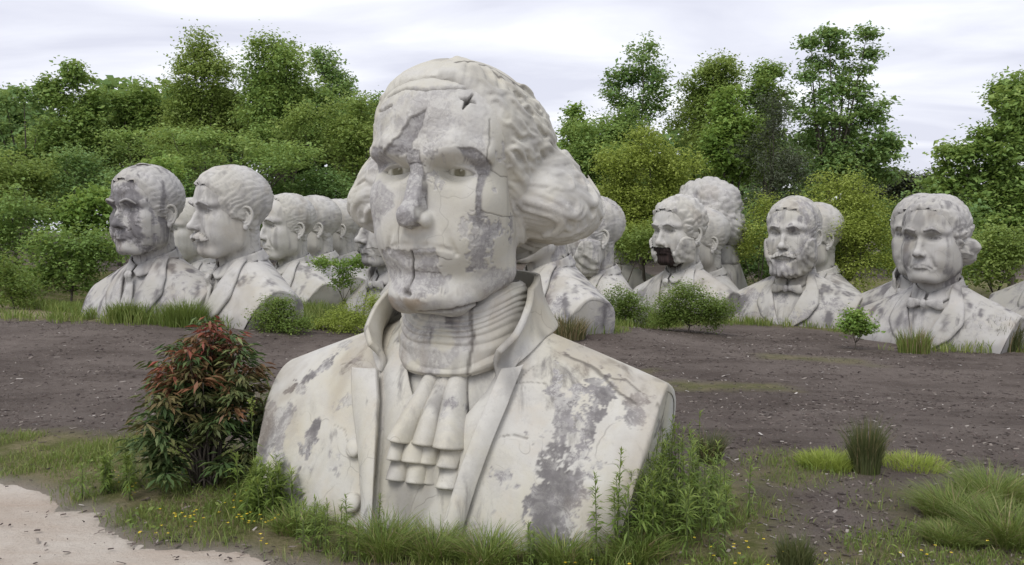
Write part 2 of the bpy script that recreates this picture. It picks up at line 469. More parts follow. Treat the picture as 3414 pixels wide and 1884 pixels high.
def plaster_mat(name, cream, white, bare, dark, weather=0.5, streak=0.5, warm=0.3, seed=0.0, hair=0.65):
    """weathered painted plaster; the mesh attributes 'bare' (paint gone), 'stain' (dark weathering, and the painted shade of iris hollows) and 'crack' carry each piece's own wear"""
    m, nt, b = new_mat(name); g = NT(nt)
    oi = g.n('ShaderNodeObjectInfo')
    co = g.n('ShaderNodeTexCoord').outputs['Object']
    off = g.n('ShaderNodeVectorMath', operation='ADD'); g.put(off.inputs[0], co)
    cmb = g.n('ShaderNodeCombineXYZ')
    for i in range(3): g.put(cmb.inputs[i], seed * (1 + 0.7 * i))
    g.put(off.inputs[1], cmb.outputs[0]); vec = off.outputs[0]
    def sc(v, s):
        x = g.n('ShaderNodeMapping'); g.put(x.inputs[0], v); x.inputs['Scale'].default_value = s; return x.outputs[0]
    big = g.noise(vec, 2.3, 5, 0.6, 0.6)
    col = g.mix(g.step(big, 0.35, 0.66), cream, white)
    col = g.mix(g.math('MULTIPLY', g.step(g.noise(vec, 5.5, 4, 0.6), 0.5, 0.78), warm), col, (0.50, 0.40, 0.26))
    # rain streaks: noise drawn out along the fall line
    st = g.noise(sc(vec, (9.0, 9.0, 0.75)), 1.0, 6, 0.62, 0.5)
    stm = g.math('MULTIPLY', g.step(st, 0.53, 0.70), g.step(g.noise(vec, 1.7, 3, 0.5), 0.40, 0.62))
    col = g.mix(g.math('MULTIPLY', stm, streak), col, dark)
    # flaked patches
    fl = g.math('ADD', g.noise(vec, 3.4, 8, 0.68, 0.4), g.math('MULTIPLY', g.noise(vec, 24.0, 5, 0.7), 0.22))
    flm = g.math('MULTIPLY', g.step(fl, 0.66, 0.68), weather)
    barec = g.mix(g.step(g.noise(vec, 14.0, 6, 0.7), 0.35, 0.68), bare, g.mix(0.55, bare, dark))
    barec = g.mix(g.step(g.noise(vec, 60.0, 4, 0.7), 0.50, 0.70), barec, g.mix(0.75, bare, white))
    barec = g.mix(g.math('MULTIPLY', g.step(g.noise(vec, 17.0, 9, 0.74, 0.6), 0.49, 0.55), 0.8), barec, g.mix(0.8, bare, white))
    barec = g.mix(g.math('MULTIPLY', g.step(g.noise(vec, 31.0, 5, 0.7, 0.8), 0.53, 0.66), 0.55), barec, g.mix(0.6, bare, dark))
    col = g.mix(flm, col, barec)
    ab = g.attr('bare'); col = g.mix(ab, col, barec)
    col = g.mix(g.math('MULTIPLY', g.attr('stain_shade'), 1.0, True), col, dark)
    col = g.mix(g.attr('rust'), col, (0.235, 0.175, 0.105))
    # fine pitting and dust
    col = g.mix(g.math('MULTIPLY', g.step(g.noise(vec, 120.0, 3, 0.75), 0.60, 0.75), 0.30), col, dark)
    col = g.mix(g.math('MULTIPLY', g.step(g.noise(vec, 9.0, 7, 0.72), 0.44, 0.64), 0.16), col, bare)
    # hairline cracks
    wob = g.n('ShaderNodeVectorMath', operation='ADD'); g.put(wob.inputs[0], vec)
    nv = g.n('ShaderNodeTexNoise'); g.put(nv.inputs['Vector'], vec); nv.inputs['Scale'].default_value = 6.0
    vs = g.n('ShaderNodeVectorMath', operation='SCALE'); g.put(vs.inputs[0], nv.outputs['Color']); vs.inputs['Scale'].default_value = 0.22
    g.put(wob.inputs[1], vs.outputs[0])
    ce = g.vor(wob.outputs[0], 3.1, 'DISTANCE_TO_EDGE')
    hc = g.math('MULTIPLY', g.math('SUBTRACT', 1.0, g.step(ce, 0.0, 0.012)), g.step(g.noise(vec, 2.9, 2), 0.50, 0.60))
    ck = g.math('MAXIMUM', g.attr('crack'), g.math('MULTIPLY', hc, hair))
    col = g.mix(g.math('MULTIPLY', ck, 0.85), col, (0.085, 0.075, 0.066))
    g.put(b.inputs['Base Color'], col)
    g.put(b.inputs['Roughness'], 0.88)
    h = g.math('ADD', g.math('MULTIPLY', g.noise(vec, 55.0, 6, 0.7), 0.5), g.math('MULTIPLY', g.noise(vec, 12.0, 5, 0.65), 0.6))
    h = g.math('SUBTRACT', h, g.math('MULTIPLY', flm, 0.5)); h = g.math('SUBTRACT', h, ck)
    h = g.math('ADD', h, g.math('MULTIPLY', g.math('MULTIPLY', ab, g.noise(vec, 38.0, 6, 0.75)), 0.9))
    g.put(b.inputs['Normal'], g.bump(h, 0.38, 0.02))
    return m

# ------------------------------------------------------------------ bust bodies: a chest cut off by two upright planes
BODY0 = dict(X=0.88, Xb=0.76, zb=-1.03, zt0=-0.06, slope=0.31, sp=1.15, apex=-0.13, G=0.50, Gc=0.13, back=0.27, p=0.50)
def z_top(b, x):
    return b['zt0'] - b['slope'] * (np.abs(x) / b['X']) ** b['sp']
def f_front(b, x, z, clampd=True):
    """forward coordinate of the chest at (x, z)"""
    d = np.maximum(z_top(b, x) - z, 0.0)
    L = z_top(b, x) - b['zb']
    t = d / np.maximum(L, 1e-6)
    g = b['G'] + b['Gc'] * (1 - (x / b['X']) ** 2)
    return b['apex'] + g * np.clip(t, 0, 1) ** b['p'] * (1.06 - 0.06 * t)
def f_back(b, x, z):
    d = np.maximum(z_top(b, x) - z, 0.0)
    bk = b['back'] * (1.0 + 0.12 * (1 - (x / b['X']) ** 2))
    return b['apex'] - bk * (1 - np.exp(-d / 0.07)) 
def x_end(b, z):
    """half width at height z: the end planes lean in towards the ground"""
    zs = z_top(b, b['X'])
    return b['X'] + (b['Xb'] - b['X']) * np.clip((zs - z) / (zs - b['zb']), 0, 1.2) ** 1.3
def torso_mesh(b, nx=121, nf=90, nb=24, disp=None):
    """U-shaped slices across the chest, ends closed by flat caps with a rounded rim; returns V (head coords), F, front flag"""
    s = np.linspace(-1, 1, nx)
    NC, NR = (60, 32) if nx > 200 else (26, 10)
    tf = np.linspace(1, 0, nf) ** 1.7        # bottom -> apex, dense near the shoulder line
    tb = np.linspace(0, 1, nb + 1)[1:] ** 1.8
    rows = []
    for k, (tt, front) in enumerate([(t, True) for t in tf] + [(t, False) for t in tb]):
        # height first, then spread x to the width at that height
        x = s * b['X']
        for _ in range(3):
            zt = z_top(b, x); z = zt + (b['zb'] - zt) * tt
            x = s * x_end(b, z)
        f = f_front(b, x, z) if front else f_back(b, x, z)
        # rim rounding near the ends
        rim = np.clip((np.abs(s) - 0.985) / 0.015, 0, 1)
        rows.append(np.stack([x, f, z], -1))
    V = np.stack(rows)                           # rows: nf+nb, cols nx
    rr, cc = V.shape[:2]
    V = V.reshape(-1, 3)
    if disp is not None:
        fr = np.repeat(np.arange(rr) < nf, cc)
        V[:, 1] += np.where(fr, disp(V[:, 0], V[:, 2]), 0)
    F = grid_faces(rr, cc)[:, ::-1]
    # end caps: fan of strips between front and back rows, slightly inset for a softened edge
    Vs, Fs = [V], [F]; n = len(V)
    for side in (0, cc - 1):
        idx = np.arange(rr) * cc + side
        loop = V[idx]
        cen = np.array([loop[:, 0].mean(), 0, 0])
        sg = -1 if side == 0 else 1
        rings = [loop]
        for ins, out in ((0.006, 0.006), (0.02, 0.010), (0.045, 0.008)):
            m = loop.mean(0)
            q = loop.copy()
            dirv = m - loop; dirv[:, 0] = 0
            dirv /= np.sqrt((dirv ** 2).sum(1))[:, None]
            q += dirv * ins; q[:, 0] += sg * out
            rings.append(q)
        prev = idx
        for q in rings[1:]:
            Vs.append(q); cur = n + np.arange(rr); n += rr
            a = np.stack([prev[:-1], prev[1:], cur[1:], cur[:-1]], -1)
            Fs.append(a if sg > 0 else a[:, ::-1]); prev = cur
        # inner face of the cut, a grid from front to back
        zs = z_top(b, b['X']); lv = zs - 0.03 + (b['zb'] - zs + 0.03) * np.linspace(0, 1, NC) ** 1.3
        xe = x_end(b, lv)
        zz = np.minimum(lv, z_top(b, xe) - 0.028)
        dfr = f_front(b, xe, zz) - 0.022; dbk = f_back(b, xe, zz) + 0.022
        k = np.linspace(0, 1, NR)
        G = np.stack([np.repeat((sg * (xe + 0.0065))[:, None], NR, 1), dfr[:, None] * (1 - k) + dbk[:, None] * k, np.repeat(zz[:, None], NR, 1)], -1).reshape(-1, 3)
        a = grid_faces(NC, NR) + n
        Vs.append(G); n += len(G)
        Fs.append(a if sg > 0 else a[:, ::-1])
    return np.concatenate(Vs), np.concatenate(Fs)

# ------------------------------------------------------------------ materials of the busts
M_HERO = plaster_mat('weathered_cream_plaster', (0.495, 0.475, 0.405), (0.535, 0.525, 0.495), (0.385, 0.372, 0.37), (0.145, 0.136, 0.134), weather=0.10, streak=0.45, warm=0.24, seed=3.0, hair=0.2)
M_HERO_COAT = plaster_mat('weathered_coat_plaster', (0.50, 0.475, 0.395), (0.535, 0.525, 0.49), (0.325, 0.312, 0.31), (0.12, 0.112, 0.112), weather=0.15, streak=0.85, warm=0.28, seed=11.0, hair=0.35)

M_EYE = plaster_mat('eye_plaster', (0.52, 0.50, 0.41), (0.54, 0.525, 0.46), (0.40, 0.385, 0.35), (0.115, 0.10, 0.045), weather=0.0, streak=0.05, warm=0.15, seed=2.0, hair=0.0)  # its dark tone paints the shade inside the carved iris
def front_pts(b, x, z, off=0.0):
    x = np.asarray(x, float); z = np.asarray(z, float)
    return np.stack([x, f_front(b, x, z) + off, z], -1)
def band(b, left, right, off, nu=24, nv=80, t=0.03, smooth_pts=True):
    """thick sheet on the chest between two edge lines (lists of (x, z), top to bottom); off(u, v) lifts it"""
    def fn(u, v):
        a = polyline(left, v); c = polyline(right, v)
        p = a * (1 - u)[:, None] + c * u[:, None]
        return to_local(front_pts(b, p[:, 0], p[:, 1], off(u, v)))
    V, F = thick(fn, nu, nv, t)
    return V, F[:, ::-1]
def fix_out(V, F):
    """turn all faces the same way round as a positive volume"""
    v = V[F[:, 0]]; w = np.cross(V[F[:, 1]] - v, V[F[:, 2]] - v)
    return F if (v * w).sum() > 0 else F[:, ::-1]

def eye_mesh(r, n=40, m=26, iris=0.32, depth=0.10, knob=(0.25, 0.3)):
    """carved eyeball, looking along +forward: hollowed iris with a raised point of light"""
    a = np.linspace(0, math.pi * 0.62, m) ; t = np.linspace(0, 2 * math.pi, n, endpoint=False)
    A, T = np.meshgrid(a, t, indexing='ij')
    rad = r * (1 - depth * sstep(iris * 1.12, iris * 0.9, A) - 0.5 * depth * sstep(iris * 0.62, iris * 0.45, A))
    dx = A * np.cos(T) - knob[0] * iris * 1.2; dz = A * np.sin(T) - knob[1] * iris * 1.2
    rad = rad + r * 1.5 * depth * np.exp(-(dx ** 2 + dz ** 2) / (0.16 * iris) ** 2 * 0.5 * 0.6)
    P = np.stack([rad * np.sin(A) * np.cos(T), rad * np.cos(A), rad * np.sin(A) * np.sin(T)], -1).reshape(-1, 3)
    return P, grid_faces_wrap(m, n)

# ------------------------------------------------------------------ the large bust in front
HQ = dict(FACE0); HQ.update(jw=1.06, jz=-0.065, chinz=-0.06, ed=0.230, bf=0.018, fat=1.06, chin=1.08, nose=0.76, nosew=0.80, noses=0.0, crown=0.965, skullw=1.03, sock=1.95,  lip=0.62, mouthw=1.14, mz=0.020, mcurve=0.004, lid=0.006, brow=1.12, cheek=0.98, muz=1.0, nosez=-0.005, fold=0.5)
HB = dict(BODY0); HB.update(X=0.93, Xb=0.80, zb=-1.10)
HERO_LOC = (-0.70, 10.5, 2.86)
HERO_S = 2.68
HERO_YAW = -22.0

def build_hero():
    root = empty('portrait_bust', 'huge cream plaster bust in the foreground with peeling face, curled hair and ruffled cravat', 'bust', (HERO_LOC[0], HERO_LOC[1], 0), R(HERO_YAW))
    def part(name, V, F, mat, parent=None, attrs=None, rot=None):
        me = mesh_from(name, V, F, True, attrs)
        o = link(name, me, mat, parent or root)
        if parent is None:
            o.location = (0, 0, HERO_LOC[2]); o.scale = (HERO_S,) * 3
            if rot: o.rotation_euler = rot
        return o
    hrot = (R(1.2), R(2.2), R(3.5))
    # ---------------- head
    thf, ph, rf = full_head(HQ, 205, 320, 0.40)
    TH, PH = np.meshgrid(thf, ph)
    D = dir_of(TH.ravel(), PH.ravel()); P = HC + rf.reshape(-1, 1) * D
    F = grid_faces_wrap(*rf.shape)
    x, f, z = P.T
    fm = f > -0.06
    att = {k_: np.zeros(len(P)) for k_ in ('bare', 'stain_shade', 'crack', 'rust', 'disp')}
    for k_, v_ in hero_head_wear(P[fm]).items(): att[k_][fm] = v_
    N = face_normals_v(P, F); N *= np.sign((N * D).sum(1).mean())
    P = P + N * att.pop('disp')[:, None]
    F = F[~((f < -0.10) & (z > 0.0))[F].all(1)]          # what the hair hides is left open
    head = part('head', to_local(P), F[:, ::-1], M_HERO, None, att, hrot)
    for s in (-1, 1):
        E, EF = eye_mesh(0.0735, iris=0.37)
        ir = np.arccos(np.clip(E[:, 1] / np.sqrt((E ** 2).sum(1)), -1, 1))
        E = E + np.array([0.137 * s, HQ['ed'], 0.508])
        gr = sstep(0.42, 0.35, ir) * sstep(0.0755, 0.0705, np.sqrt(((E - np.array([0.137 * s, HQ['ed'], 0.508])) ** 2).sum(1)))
        me = mesh_from('eye', to_local(E), EF, True, {'bare': 0 * gr, 'stain_shade': 0.8 * gr, 'rust': 0.0 * gr, 'crack': 0 * gr})  # iris darkened in colour to give its hollow shade
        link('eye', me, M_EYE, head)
    # ---------------- hair: an even cap, two side puffs and many carved locks fused together
    ath = np.abs(TH); pd = np.degrees(PH); td = np.degrees(ath)
    hl = np.interp(pd, [-40, -18, -5, 8, 20, 32, 42, 50, 55, 57.5, 59.5], [98, 90, 82, 75, 67, 60, 53, 46, 36, 22, -5])
    rt = np.degrees(TH) < 0
    hl = hl + np.where(rt & (pd > -5), 12 * sstep(-5, 12, pd) * sstep(56, 46, pd), 0)
    tk = np.where(rt, 0.62, 1.0) * (0.35 * sstep(-5, 8, td - hl) + 0.65 * sstep(-5, 42, td - hl)) * np.interp(pd, [-40, -20, 0, 15, 30, 45, 60, 90], [0.0, 0.05, 0.078, 0.078, 0.066, 0.048, 0.032, 0.028]) * (0.8 + 0.45 * sstep(65, 115, td) * sstep(55, 25, pd))
    tk = np.where(td - hl < -5, -0.03, tk - 0.012 * (1 - sstep(-5, 2, td - hl)))
    rh = rf + tk
    def puff(Q):
        S = np.array(Q); S[:, 0] = np.abs(S[:, 0])
        d = ell(S, (0.35, -0.19, 0.45), (0.155, 0.22, 0.19))
        d = smin(d, ell(S, (0.435, -0.22, 0.365), (0.150, 0.215, 0.110)), 0.12)
        d = smin(d, ell(S, (0.0, -0.36, 0.38), (0.40, 0.20, 0.26)), 0.08)
        return d
    rp = solve(puff, D, 0.86, 40).reshape(rf.shape)
    Pp = HC + rp.reshape(-1, 1) * D
    hit = (np.abs(puff(Pp)) < 0.01).reshape(rf.shape)
    rp = np.where(hit, rp, 0)
    k = 0.05
    h_ = np.maximum(k - np.abs(rh - rp), 0) / k
    rhair = np.maximum(rh, rp) + h_ * h_ * k * 0.25
    hp = (thf, ph, rhair)
    # one shell of the hair, closed on its inner side so that it can be fused
    stp = 2
    ti = np.arange(0, len(thf), stp); pi_ = np.arange(0, len(ph), stp)
    sub = np.ix_(pi_, ti)
    D2 = D.reshape(*rf.shape, 3)[sub].reshape(-1, 3)
    ro = rhair[sub].ravel() - 0.005 * sstep(0.0, 0.03, (rhair - rf)[sub].ravel()); ri = np.minimum(rf[sub].ravel() - 0.05, ro - 0.02)
    nr, nc = len(pi_), len(ti)
    Fo = grid_faces_wrap(nr, nc)
    out = HC + ro[:, None] * D2; inn = HC + ri[:, None] * D2
    keep = (rhair - rf)[sub].ravel() > -0.025
    keep &= (out[:, 2] > 0.12)
    fk = keep[Fo].all(1)
    mb = MB()
    # border edges of the kept patch
    Fk = Fo[fk]
    from collections import Counter
    cnt = Counter()
    for q in Fk:
        for a_, b_ in zip(q, np.roll(q, -1)): cnt[(min(a_, b_), max(a_, b_))] += 1
    bor = []
    for q in Fk:
        for a_, b_ in zip(q, np.roll(q, -1)):
            if cnt[(min(a_, b_), max(a_, b_))] == 1: bor.append((b_, a_, a_ + nr * nc, b_ + nr * nc))
    mb.add(np.r_[out, inn], np.r_[Fk, Fk[:, ::-1] + nr * nc, np.array(bor)])
    rng = np.random.default_rng(5)
    def lock(th, phd, rad, lift=0.0, flat=0.55, n=8):
        th = np.radians(th); phd = np.radians(phd)
        r = lookup(*hp, th, phd) + lift
        d = dir_of(th, phd)
        V, F_ = tube(HC + r[:, None] * d, rad, n, flat, d)
        mb.add(V, F_)
    s = np.linspace(0, 1, 16)
    prof = np.interp(s, [0, 0.12, 0.45, 0.85, 1], [0.12, 0.7, 1.0, 0.65, 0.12])
    for sd in (-1, 1):
        # brushed waves from the temple towards the back, rows overlapping like feathers
        for row, p0 in enumerate(np.linspace(57, 0, 25)):
            t0 = np.interp(p0, [-5, 8, 20, 32, 42, 50, 56], [80, 74, 68, 61, 56, 48, 36]) + (10 if sd < 0 and p0 > 0 else 0)
            for kk, ts in enumerate(np.arange(t0 - 1, 150, 15)):
                ts = ts + rng.uniform(-5, 5); L = rng.uniform(22, 34); pp = p0 + rng.uniform(-2.5, 2.5)
                drop = rng.uniform(10, 18) * (0.6 + 0.7 * (56 - p0) / 56); w = rng.uniform(1.4, 2.6); fz = rng.uniform(0.8, 1.5)
                th = ts + L * s; pz = pp - drop * s ** 1.4 + w * np.sin(2 * math.pi * (fz * s + 0.25 * row + 0.3 * rng.uniform()))
                lock(sd * th, pz, prof * rng.uniform(0.012, 0.021) * (0.7 if sd < 0 else 1) * np.interp(p0, [20, 50], [1.0, 0.72]), -0.012 + rng.uniform(0.006, 0.022) * sstep(0, 0.35, s), 0.9)
        # the heavy curls over the ear: rows of comma-shaped locks whose tips hook outwards
        for row, p0 in enumerate(np.arange(16, -25, -4.4)):
            t_in = np.interp(p0, [-24, -10, 0, 16], [90, 84, 80, 74])
            for ts in np.arange(t_in + (row % 2) * 5, 150, 10.5):
                ts = ts + rng.uniform(-2.5, 2.5); L = rng.uniform(20, 30); pp = p0 + rng.uniform(-1.5, 1.5) + 7
                dr = rng.uniform(15, 22); hk = rng.uniform(9, 17); cb = rng.uniform(1.0, 2.5)
                th = ts + L * (s - 0.35 * np.clip(s - 0.62, 0, 1) ** 1.5 * 2.2)
                pz = pp - dr * np.sin(s * 1.9) / 0.95 + hk * np.clip((s - 0.55) / 0.45, 0, 1) ** 1.6 + cb * np.sin(5 * s)
                lock(sd * th, pz, prof * rng.uniform(0.017, 0.028), -0.008 + 0.040 * s ** 1.3 * rng.uniform(0.5, 1.1), 0.85)
    # swept-back hair over the crown
    for i in range(70):
        t0 = rng.uniform(-62, 62); p0 = np.interp(abs(t0), [0, 34, 46, 62], [59, 54, 47, 37]) + rng.uniform(-1, 12); L = rng.uniform(18, 34)
        a = rng.uniform(-0.35, 0.35) + np.radians(t0) * 0.8
        th = t0 + (t0 * 0.35 + 4 * np.sin(3 * s + rng.uniform(0, 6))) * s; pz = np.minimum(p0 + L * s, 86)
        lock(th, pz, prof * rng.uniform(0.010, 0.018), rng.uniform(-0.005, 0.001), 0.5)
    # tied hair at the nape
    for i in range(14):
        th = 180 + rng.uniform(-24, 24) + 4 * np.sin(4 * s + rng.uniform(0, 6)); pz = 10 - 42 * s
        lock(th, pz, prof * rng.uniform(0.03, 0.045), 0.0)
    V, F_ = mb.arr()
    V, F_ = remesh(V, F_, 0.0062, 1)
    # the inner side of the shell is never seen
    d_ = V - HC; r_ = np.sqrt((d_ ** 2).sum(1)); rin = lookup(thf, ph, rf, np.arctan2(d_[:, 0], d_[:, 1]), np.arcsin(np.clip(d_[:, 2] / r_, -1, 1)))
    F_ = F_[~((r_ < rin - 0.012)[F_].all(1))] if isinstance(F_, np.ndarray) else F_
    hat = hero_hair_wear(V)
    part('hair', to_local(V), F_[:, ::-1] if isinstance(F_, np.ndarray) else F_, M_HERO, None, hat, hrot)

    # ---------------- coat
    b = HB
    eR = [(-0.30, -0.10), (-0.285, -0.25), (-0.262, -0.345), (-0.212, -0.455), (-0.183, -0.59), (-0.166, -0.717), (-0.151, -0.852), (-0.145, -1.03)]
    eL = [(0.335, -0.10), (0.335, -0.25), (0.325, -0.335), (0.303, -0.438), (0.271, -0.567), (0.241, -0.70), (0.223, -0.812), (0.206, -0.911), (0.19, -1.03)]
    opening = eR + eL[::-1]
    def coat_disp(x, z):
        sd = poly_sd(x, z, opening)
        d = -0.16 * sstep(-0.002, -0.03, sd)
        # low folds where the cloth pulls from the shoulder
        P_ = np.stack([x * 1.2, np.zeros_like(x), z * 0.9], -1)
        d = d + 0.010 * fbm(P_, 3.0, 3, 4) 
        return d
    V, F_ = torso_mesh(b, 261, 150, 12, coat_disp)
    att = hero_coat_wear(V)
    V[:, 1] += att.pop('disp')
    F_ = fix_out(to_local(V), F_)
    coat = part('coat', to_local(V), F_, M_HERO_COAT, None, att)
    coat['label'] = 'coat of the foreground bust, flaked dark over the left breast'
    # folded lapel strip on the sitter's right and rolled edge on his left
    lo = [(-0.40, -0.352), (-0.345, -0.465), (-0.275, -0.60), (-0.225, -0.72), (-0.185, -0.852), (-0.15, -1.09)]
    li = [(-0.255, -0.345), (-0.206, -0.455), (-0.176, -0.59), (-0.158, -0.717), (-0.144, -0.852), (-0.138, -1.02)]
    def sub_(o):
        o.location = (0, 0, 0); o.scale = (1, 1, 1); return o
    def child(name, V, F, par, mat=M_HERO_COAT, wear=0.12):
        V = np.asarray(V); F = fix_out(V, F)
        h = np.stack([V[:, 0], -V[:, 1], V[:, 2]], -1)
        me = mesh_from(name, V, F, True, cloth_wear(h, wear))
        return link(name, me, mat, par)
    V, F_ = band(b, lo, li, lambda u, v: 0.006 + 0.034 * np.sin(np.clip(u, 0, 1) * math.pi * 0.62), 28, 110, 0.03)
    child('lapel', V, F_, coat)
    lo2 = [(0.36, -0.30), (0.335, -0.437), (0.30, -0.566), (0.268, -0.70), (0.240, -0.821), (0.220, -0.91), (0.20, -1.09)]
    li2 = [(0.318, -0.325), (0.295, -0.438), (0.263, -0.567), (0.233, -0.70), (0.215, -0.812), (0.198, -0.911), (0.182, -1.03)]
    V, F_ = band(b, li2, lo2, lambda u, v: 0.002 + 0.022 * np.sin(np.clip(1 - u, 0, 1) * math.pi * 0.6) , 24, 110, 0.04)
    child('lapel', V, F_, coat)
    # standing collar
    def collar(sd):
        def fn(u, v):
            # u: from the front corner round to the nape, v: from the coat up to the rim
            ang = np.radians(np.interp(u, [0, 0.3, 1], [43, 78, 180]))
            rb = np.interp(np.degrees(ang), [43, 60, 90, 130, 180], [0.41, 0.42, 0.415 if sd > 0 else 0.44, 0.41, 0.40])
            fl = np.interp(np.degrees(ang), [43, 52, 62, 80, 110, 180], [0.085, 0.085, 0.04, -0.04, -0.06, -0.06])
            zb = np.interp(np.degrees(ang), [43, 55, 80, 120, 180], [-0.345, -0.29, -0.19, -0.15, -0.15])
            zr = np.interp(np.degrees(ang), [43, 52, 64, 80, 100, 180], [-0.235, -0.17, -0.075, 0.015, 0.06, 0.08])
            r = rb + fl * v ** 1.3 - 0.02 * np.sin(v * math.pi)
            zz = zb + (zr - zb) * v
            xx = 0.012 + sd * r * np.sin(ang) * np.interp(v, [0, 1], [1.0, 0.93]); ff = -0.13 + r * np.cos(ang) * 0.98 + 0.03 * (1 - v) * (np.degrees(ang) < 75)
            return to_local(np.stack([xx, ff, zz], -1))
        V, F_ = thick(fn, 64, 30, 0.028 * sd)
        return child('collar', V, F_, coat, M_HERO_COAT, 0.08)
    collar(-1); collar(1)
    # buttons
    for (bx, bz) in ((-0.299, -0.653), (-0.262, -0.862)):
        a = np.linspace(0, 1, 10); t = np.linspace(0, 2 * math.pi, 28, endpoint=False)
        A, T = np.meshgrid(a, t, indexing='ij')
        rx = 0.042 * np.sin(A * math.pi / 2 * 1.0) ** 0.8
        dep = 0.045 * np.cos(A * math.pi / 2) ** 0.6
        pz = bz + rx * np.sin(T) * 0.95; px_ = bx + rx * np.cos(T)
        ff = f_front(b, px_, pz) + dep - 0.004
        child('button', to_local(np.stack([px_, ff, pz], -1).reshape(-1, 3)), grid_faces_wrap(10, 28), coat, M_HERO_COAT, 0.05)
    # ---------------- waistcoat and shirt in the opening
    wl = [(-0.285, -0.12), (-0.262, -0.33), (-0.21, -0.455), (-0.185, -0.59), (-0.165, -0.72), (-0.155, -0.852), (-0.15, -1.03)]
    wr = [(-0.19, -0.12), (-0.165, -0.297), (-0.10, -0.409), (-0.02, -0.52), (0.045, -0.735), (0.012, -0.85), (-0.01, -1.03)]
    V, F_ = band(b, wl, wr, lambda u, v: -0.045 + 0.02 * np.sin(u * 2.6), 24, 70, 0.03)
    part('waistcoat', V, fix_out(V, F_), M_HERO_COAT, None, cloth_wear(np.stack([V[:, 0], -V[:, 1], V[:, 2]], -1), 0.2))
    wl = [(0.325, -0.26), (0.262, -0.42), (0.186, -0.52), (0.12, -0.62), (0.055, -0.72), (0.052, -0.75), (0.02, -0.85), (0.0, -1.03)]
    wr = [(0.36, -0.26), (0.32, -0.40), (0.29, -0.53), (0.27, -0.62), (0.25, -0.70), (0.24, -0.74), (0.225, -0.85), (0.20, -1.03)]
    V, F_ = band(b, wl, wr, lambda u, v: -0.035 + 0.03 * np.sin(u * 1.8), 24, 70, 0.03)
    part('waistcoat', V, fix_out(V, F_), M_HERO_COAT, None, cloth_wear(np.stack([V[:, 0], -V[:, 1], V[:, 2]], -1), 0.2))
    V, F_ = band(b, [(-0.27, -0.12), (-0.25, -0.4), (-0.2, -0.75), (-0.16, -1.03)], [(0.33, -0.12), (0.30, -0.4), (0.26, -0.75), (0.20, -1.03)], lambda u, v: -0.075 + 0.012 * np.sin(u * 19 + 2 * v), 70, 70, 0.03)
    part('shirt', V, fix_out(V, F_), M_HERO_COAT, None, cloth_wear(np.stack([V[:, 0], -V[:, 1], V[:, 2]], -1), 0.35))
    # ---------------- wrapped neck cloth with its folds
    def fn(u, v):
        ang = np.radians(-150 + 300 * u)
        zb = -0.345 + 0.10 * sstep(20, 100, np.degrees(np.abs(ang))); zt = -0.06 + 0.10 * sstep(15, 85, np.degrees(np.abs(ang)))
        zz = zb + (zt - zb) * v
        r = 0.260 + 0.05 * (1 - v) ** 1.5 + 0.012 * np.sin(v * math.pi)
        w = np.stack([np.degrees(ang) / 55, v * 1.5, np.zeros_like(v)], -1)
        ph_ = v * 8.2 + 1.3 * vnoise(w * np.array([1.0, 1.5, 1.0]), 3) + 0.5 * np.abs(ang)
        r = r + (0.0075 + 0.005 * vnoise(w * 2.1, 7)) * (1 - np.abs(((ph_) % 1) * 2 - 1) ** 1.6) * np.clip(8 * v * (1 - v) + 0.2, 0, 1) + 0.006 * fbm(w, 2.2, 3, 9)
        r = r - 0.02 * sstep(0.93, 1.0, v) - 0.015 * sstep(0.06, 0.0, v)
        return to_local(np.stack([0.028 + r * np.sin(ang) * 0.99, -0.085 + r * np.cos(ang) * 1.08, zz], -1))
    V, F_ = thick(fn, 160, 96, 0.03)
    h = np.stack([V[:, 0], -V[:, 1], V[:, 2]], -1)
    part('neck_cloth', V, fix_out(V, F_), M_HERO, None, neckcloth_wear(h))
    # ---------------- ruffled jabot, one sheet of pleats over two shorter ones
    def ruffle(name, tl, tr, bl, br, off0, amp, pleats, nv=70, lip=0.02, seed=0):
        def fn(u, v):
            top = np.array(tl)[None] * (1 - u)[:, None] + np.array(tr)[None] * u[:, None]
            bot = np.array(bl)[None] * (1 - u)[:, None] + np.array(br)[None] * u[:, None]
            p = top * (1 - v)[:, None] + bot * v[:, None]
            fo = np.zeros_like(u)
            for (c, w_, h_) in pleats:
                fo = np.maximum(fo, h_ * np.sqrt(np.clip(1 - ((u - c) / w_) ** 2, 0, 1)))
            am = amp * (0.18 + 0.82 * v ** 0.9)
            zz = p[:, 1] - lip * (0.5 - fo) * v
            base = f_front(b, p[:, 0], p[:, 1])
            return to_local(np.stack([p[:, 0] + 0.006 * np.sin(u * 17 + seed) * v, base + off0 + am * fo + 0.004 * np.sin(9 * v + 5 * u), zz], -1))
        V, F_ = thick(fn, 96, int(nv * 0.6), 0.016)
        h = np.stack([V[:, 0], -V[:, 1], V[:, 2]], -1)
        return name, V, fix_out(V, F_), cloth_wear(h, 0.22, 7 + seed)
    n_, V, F_, at_ = ruffle('jabot', (0.005, -0.285), (0.125, -0.30), (-0.125, -0.60), (0.21, -0.615), -0.03, 0.12, [(0.17, 0.165, 1.0), (0.5, 0.155, 0.85), (0.83, 0.17, 1.0)])
    jab = part(n_, V, F_, M_HERO_COAT, None, at_)
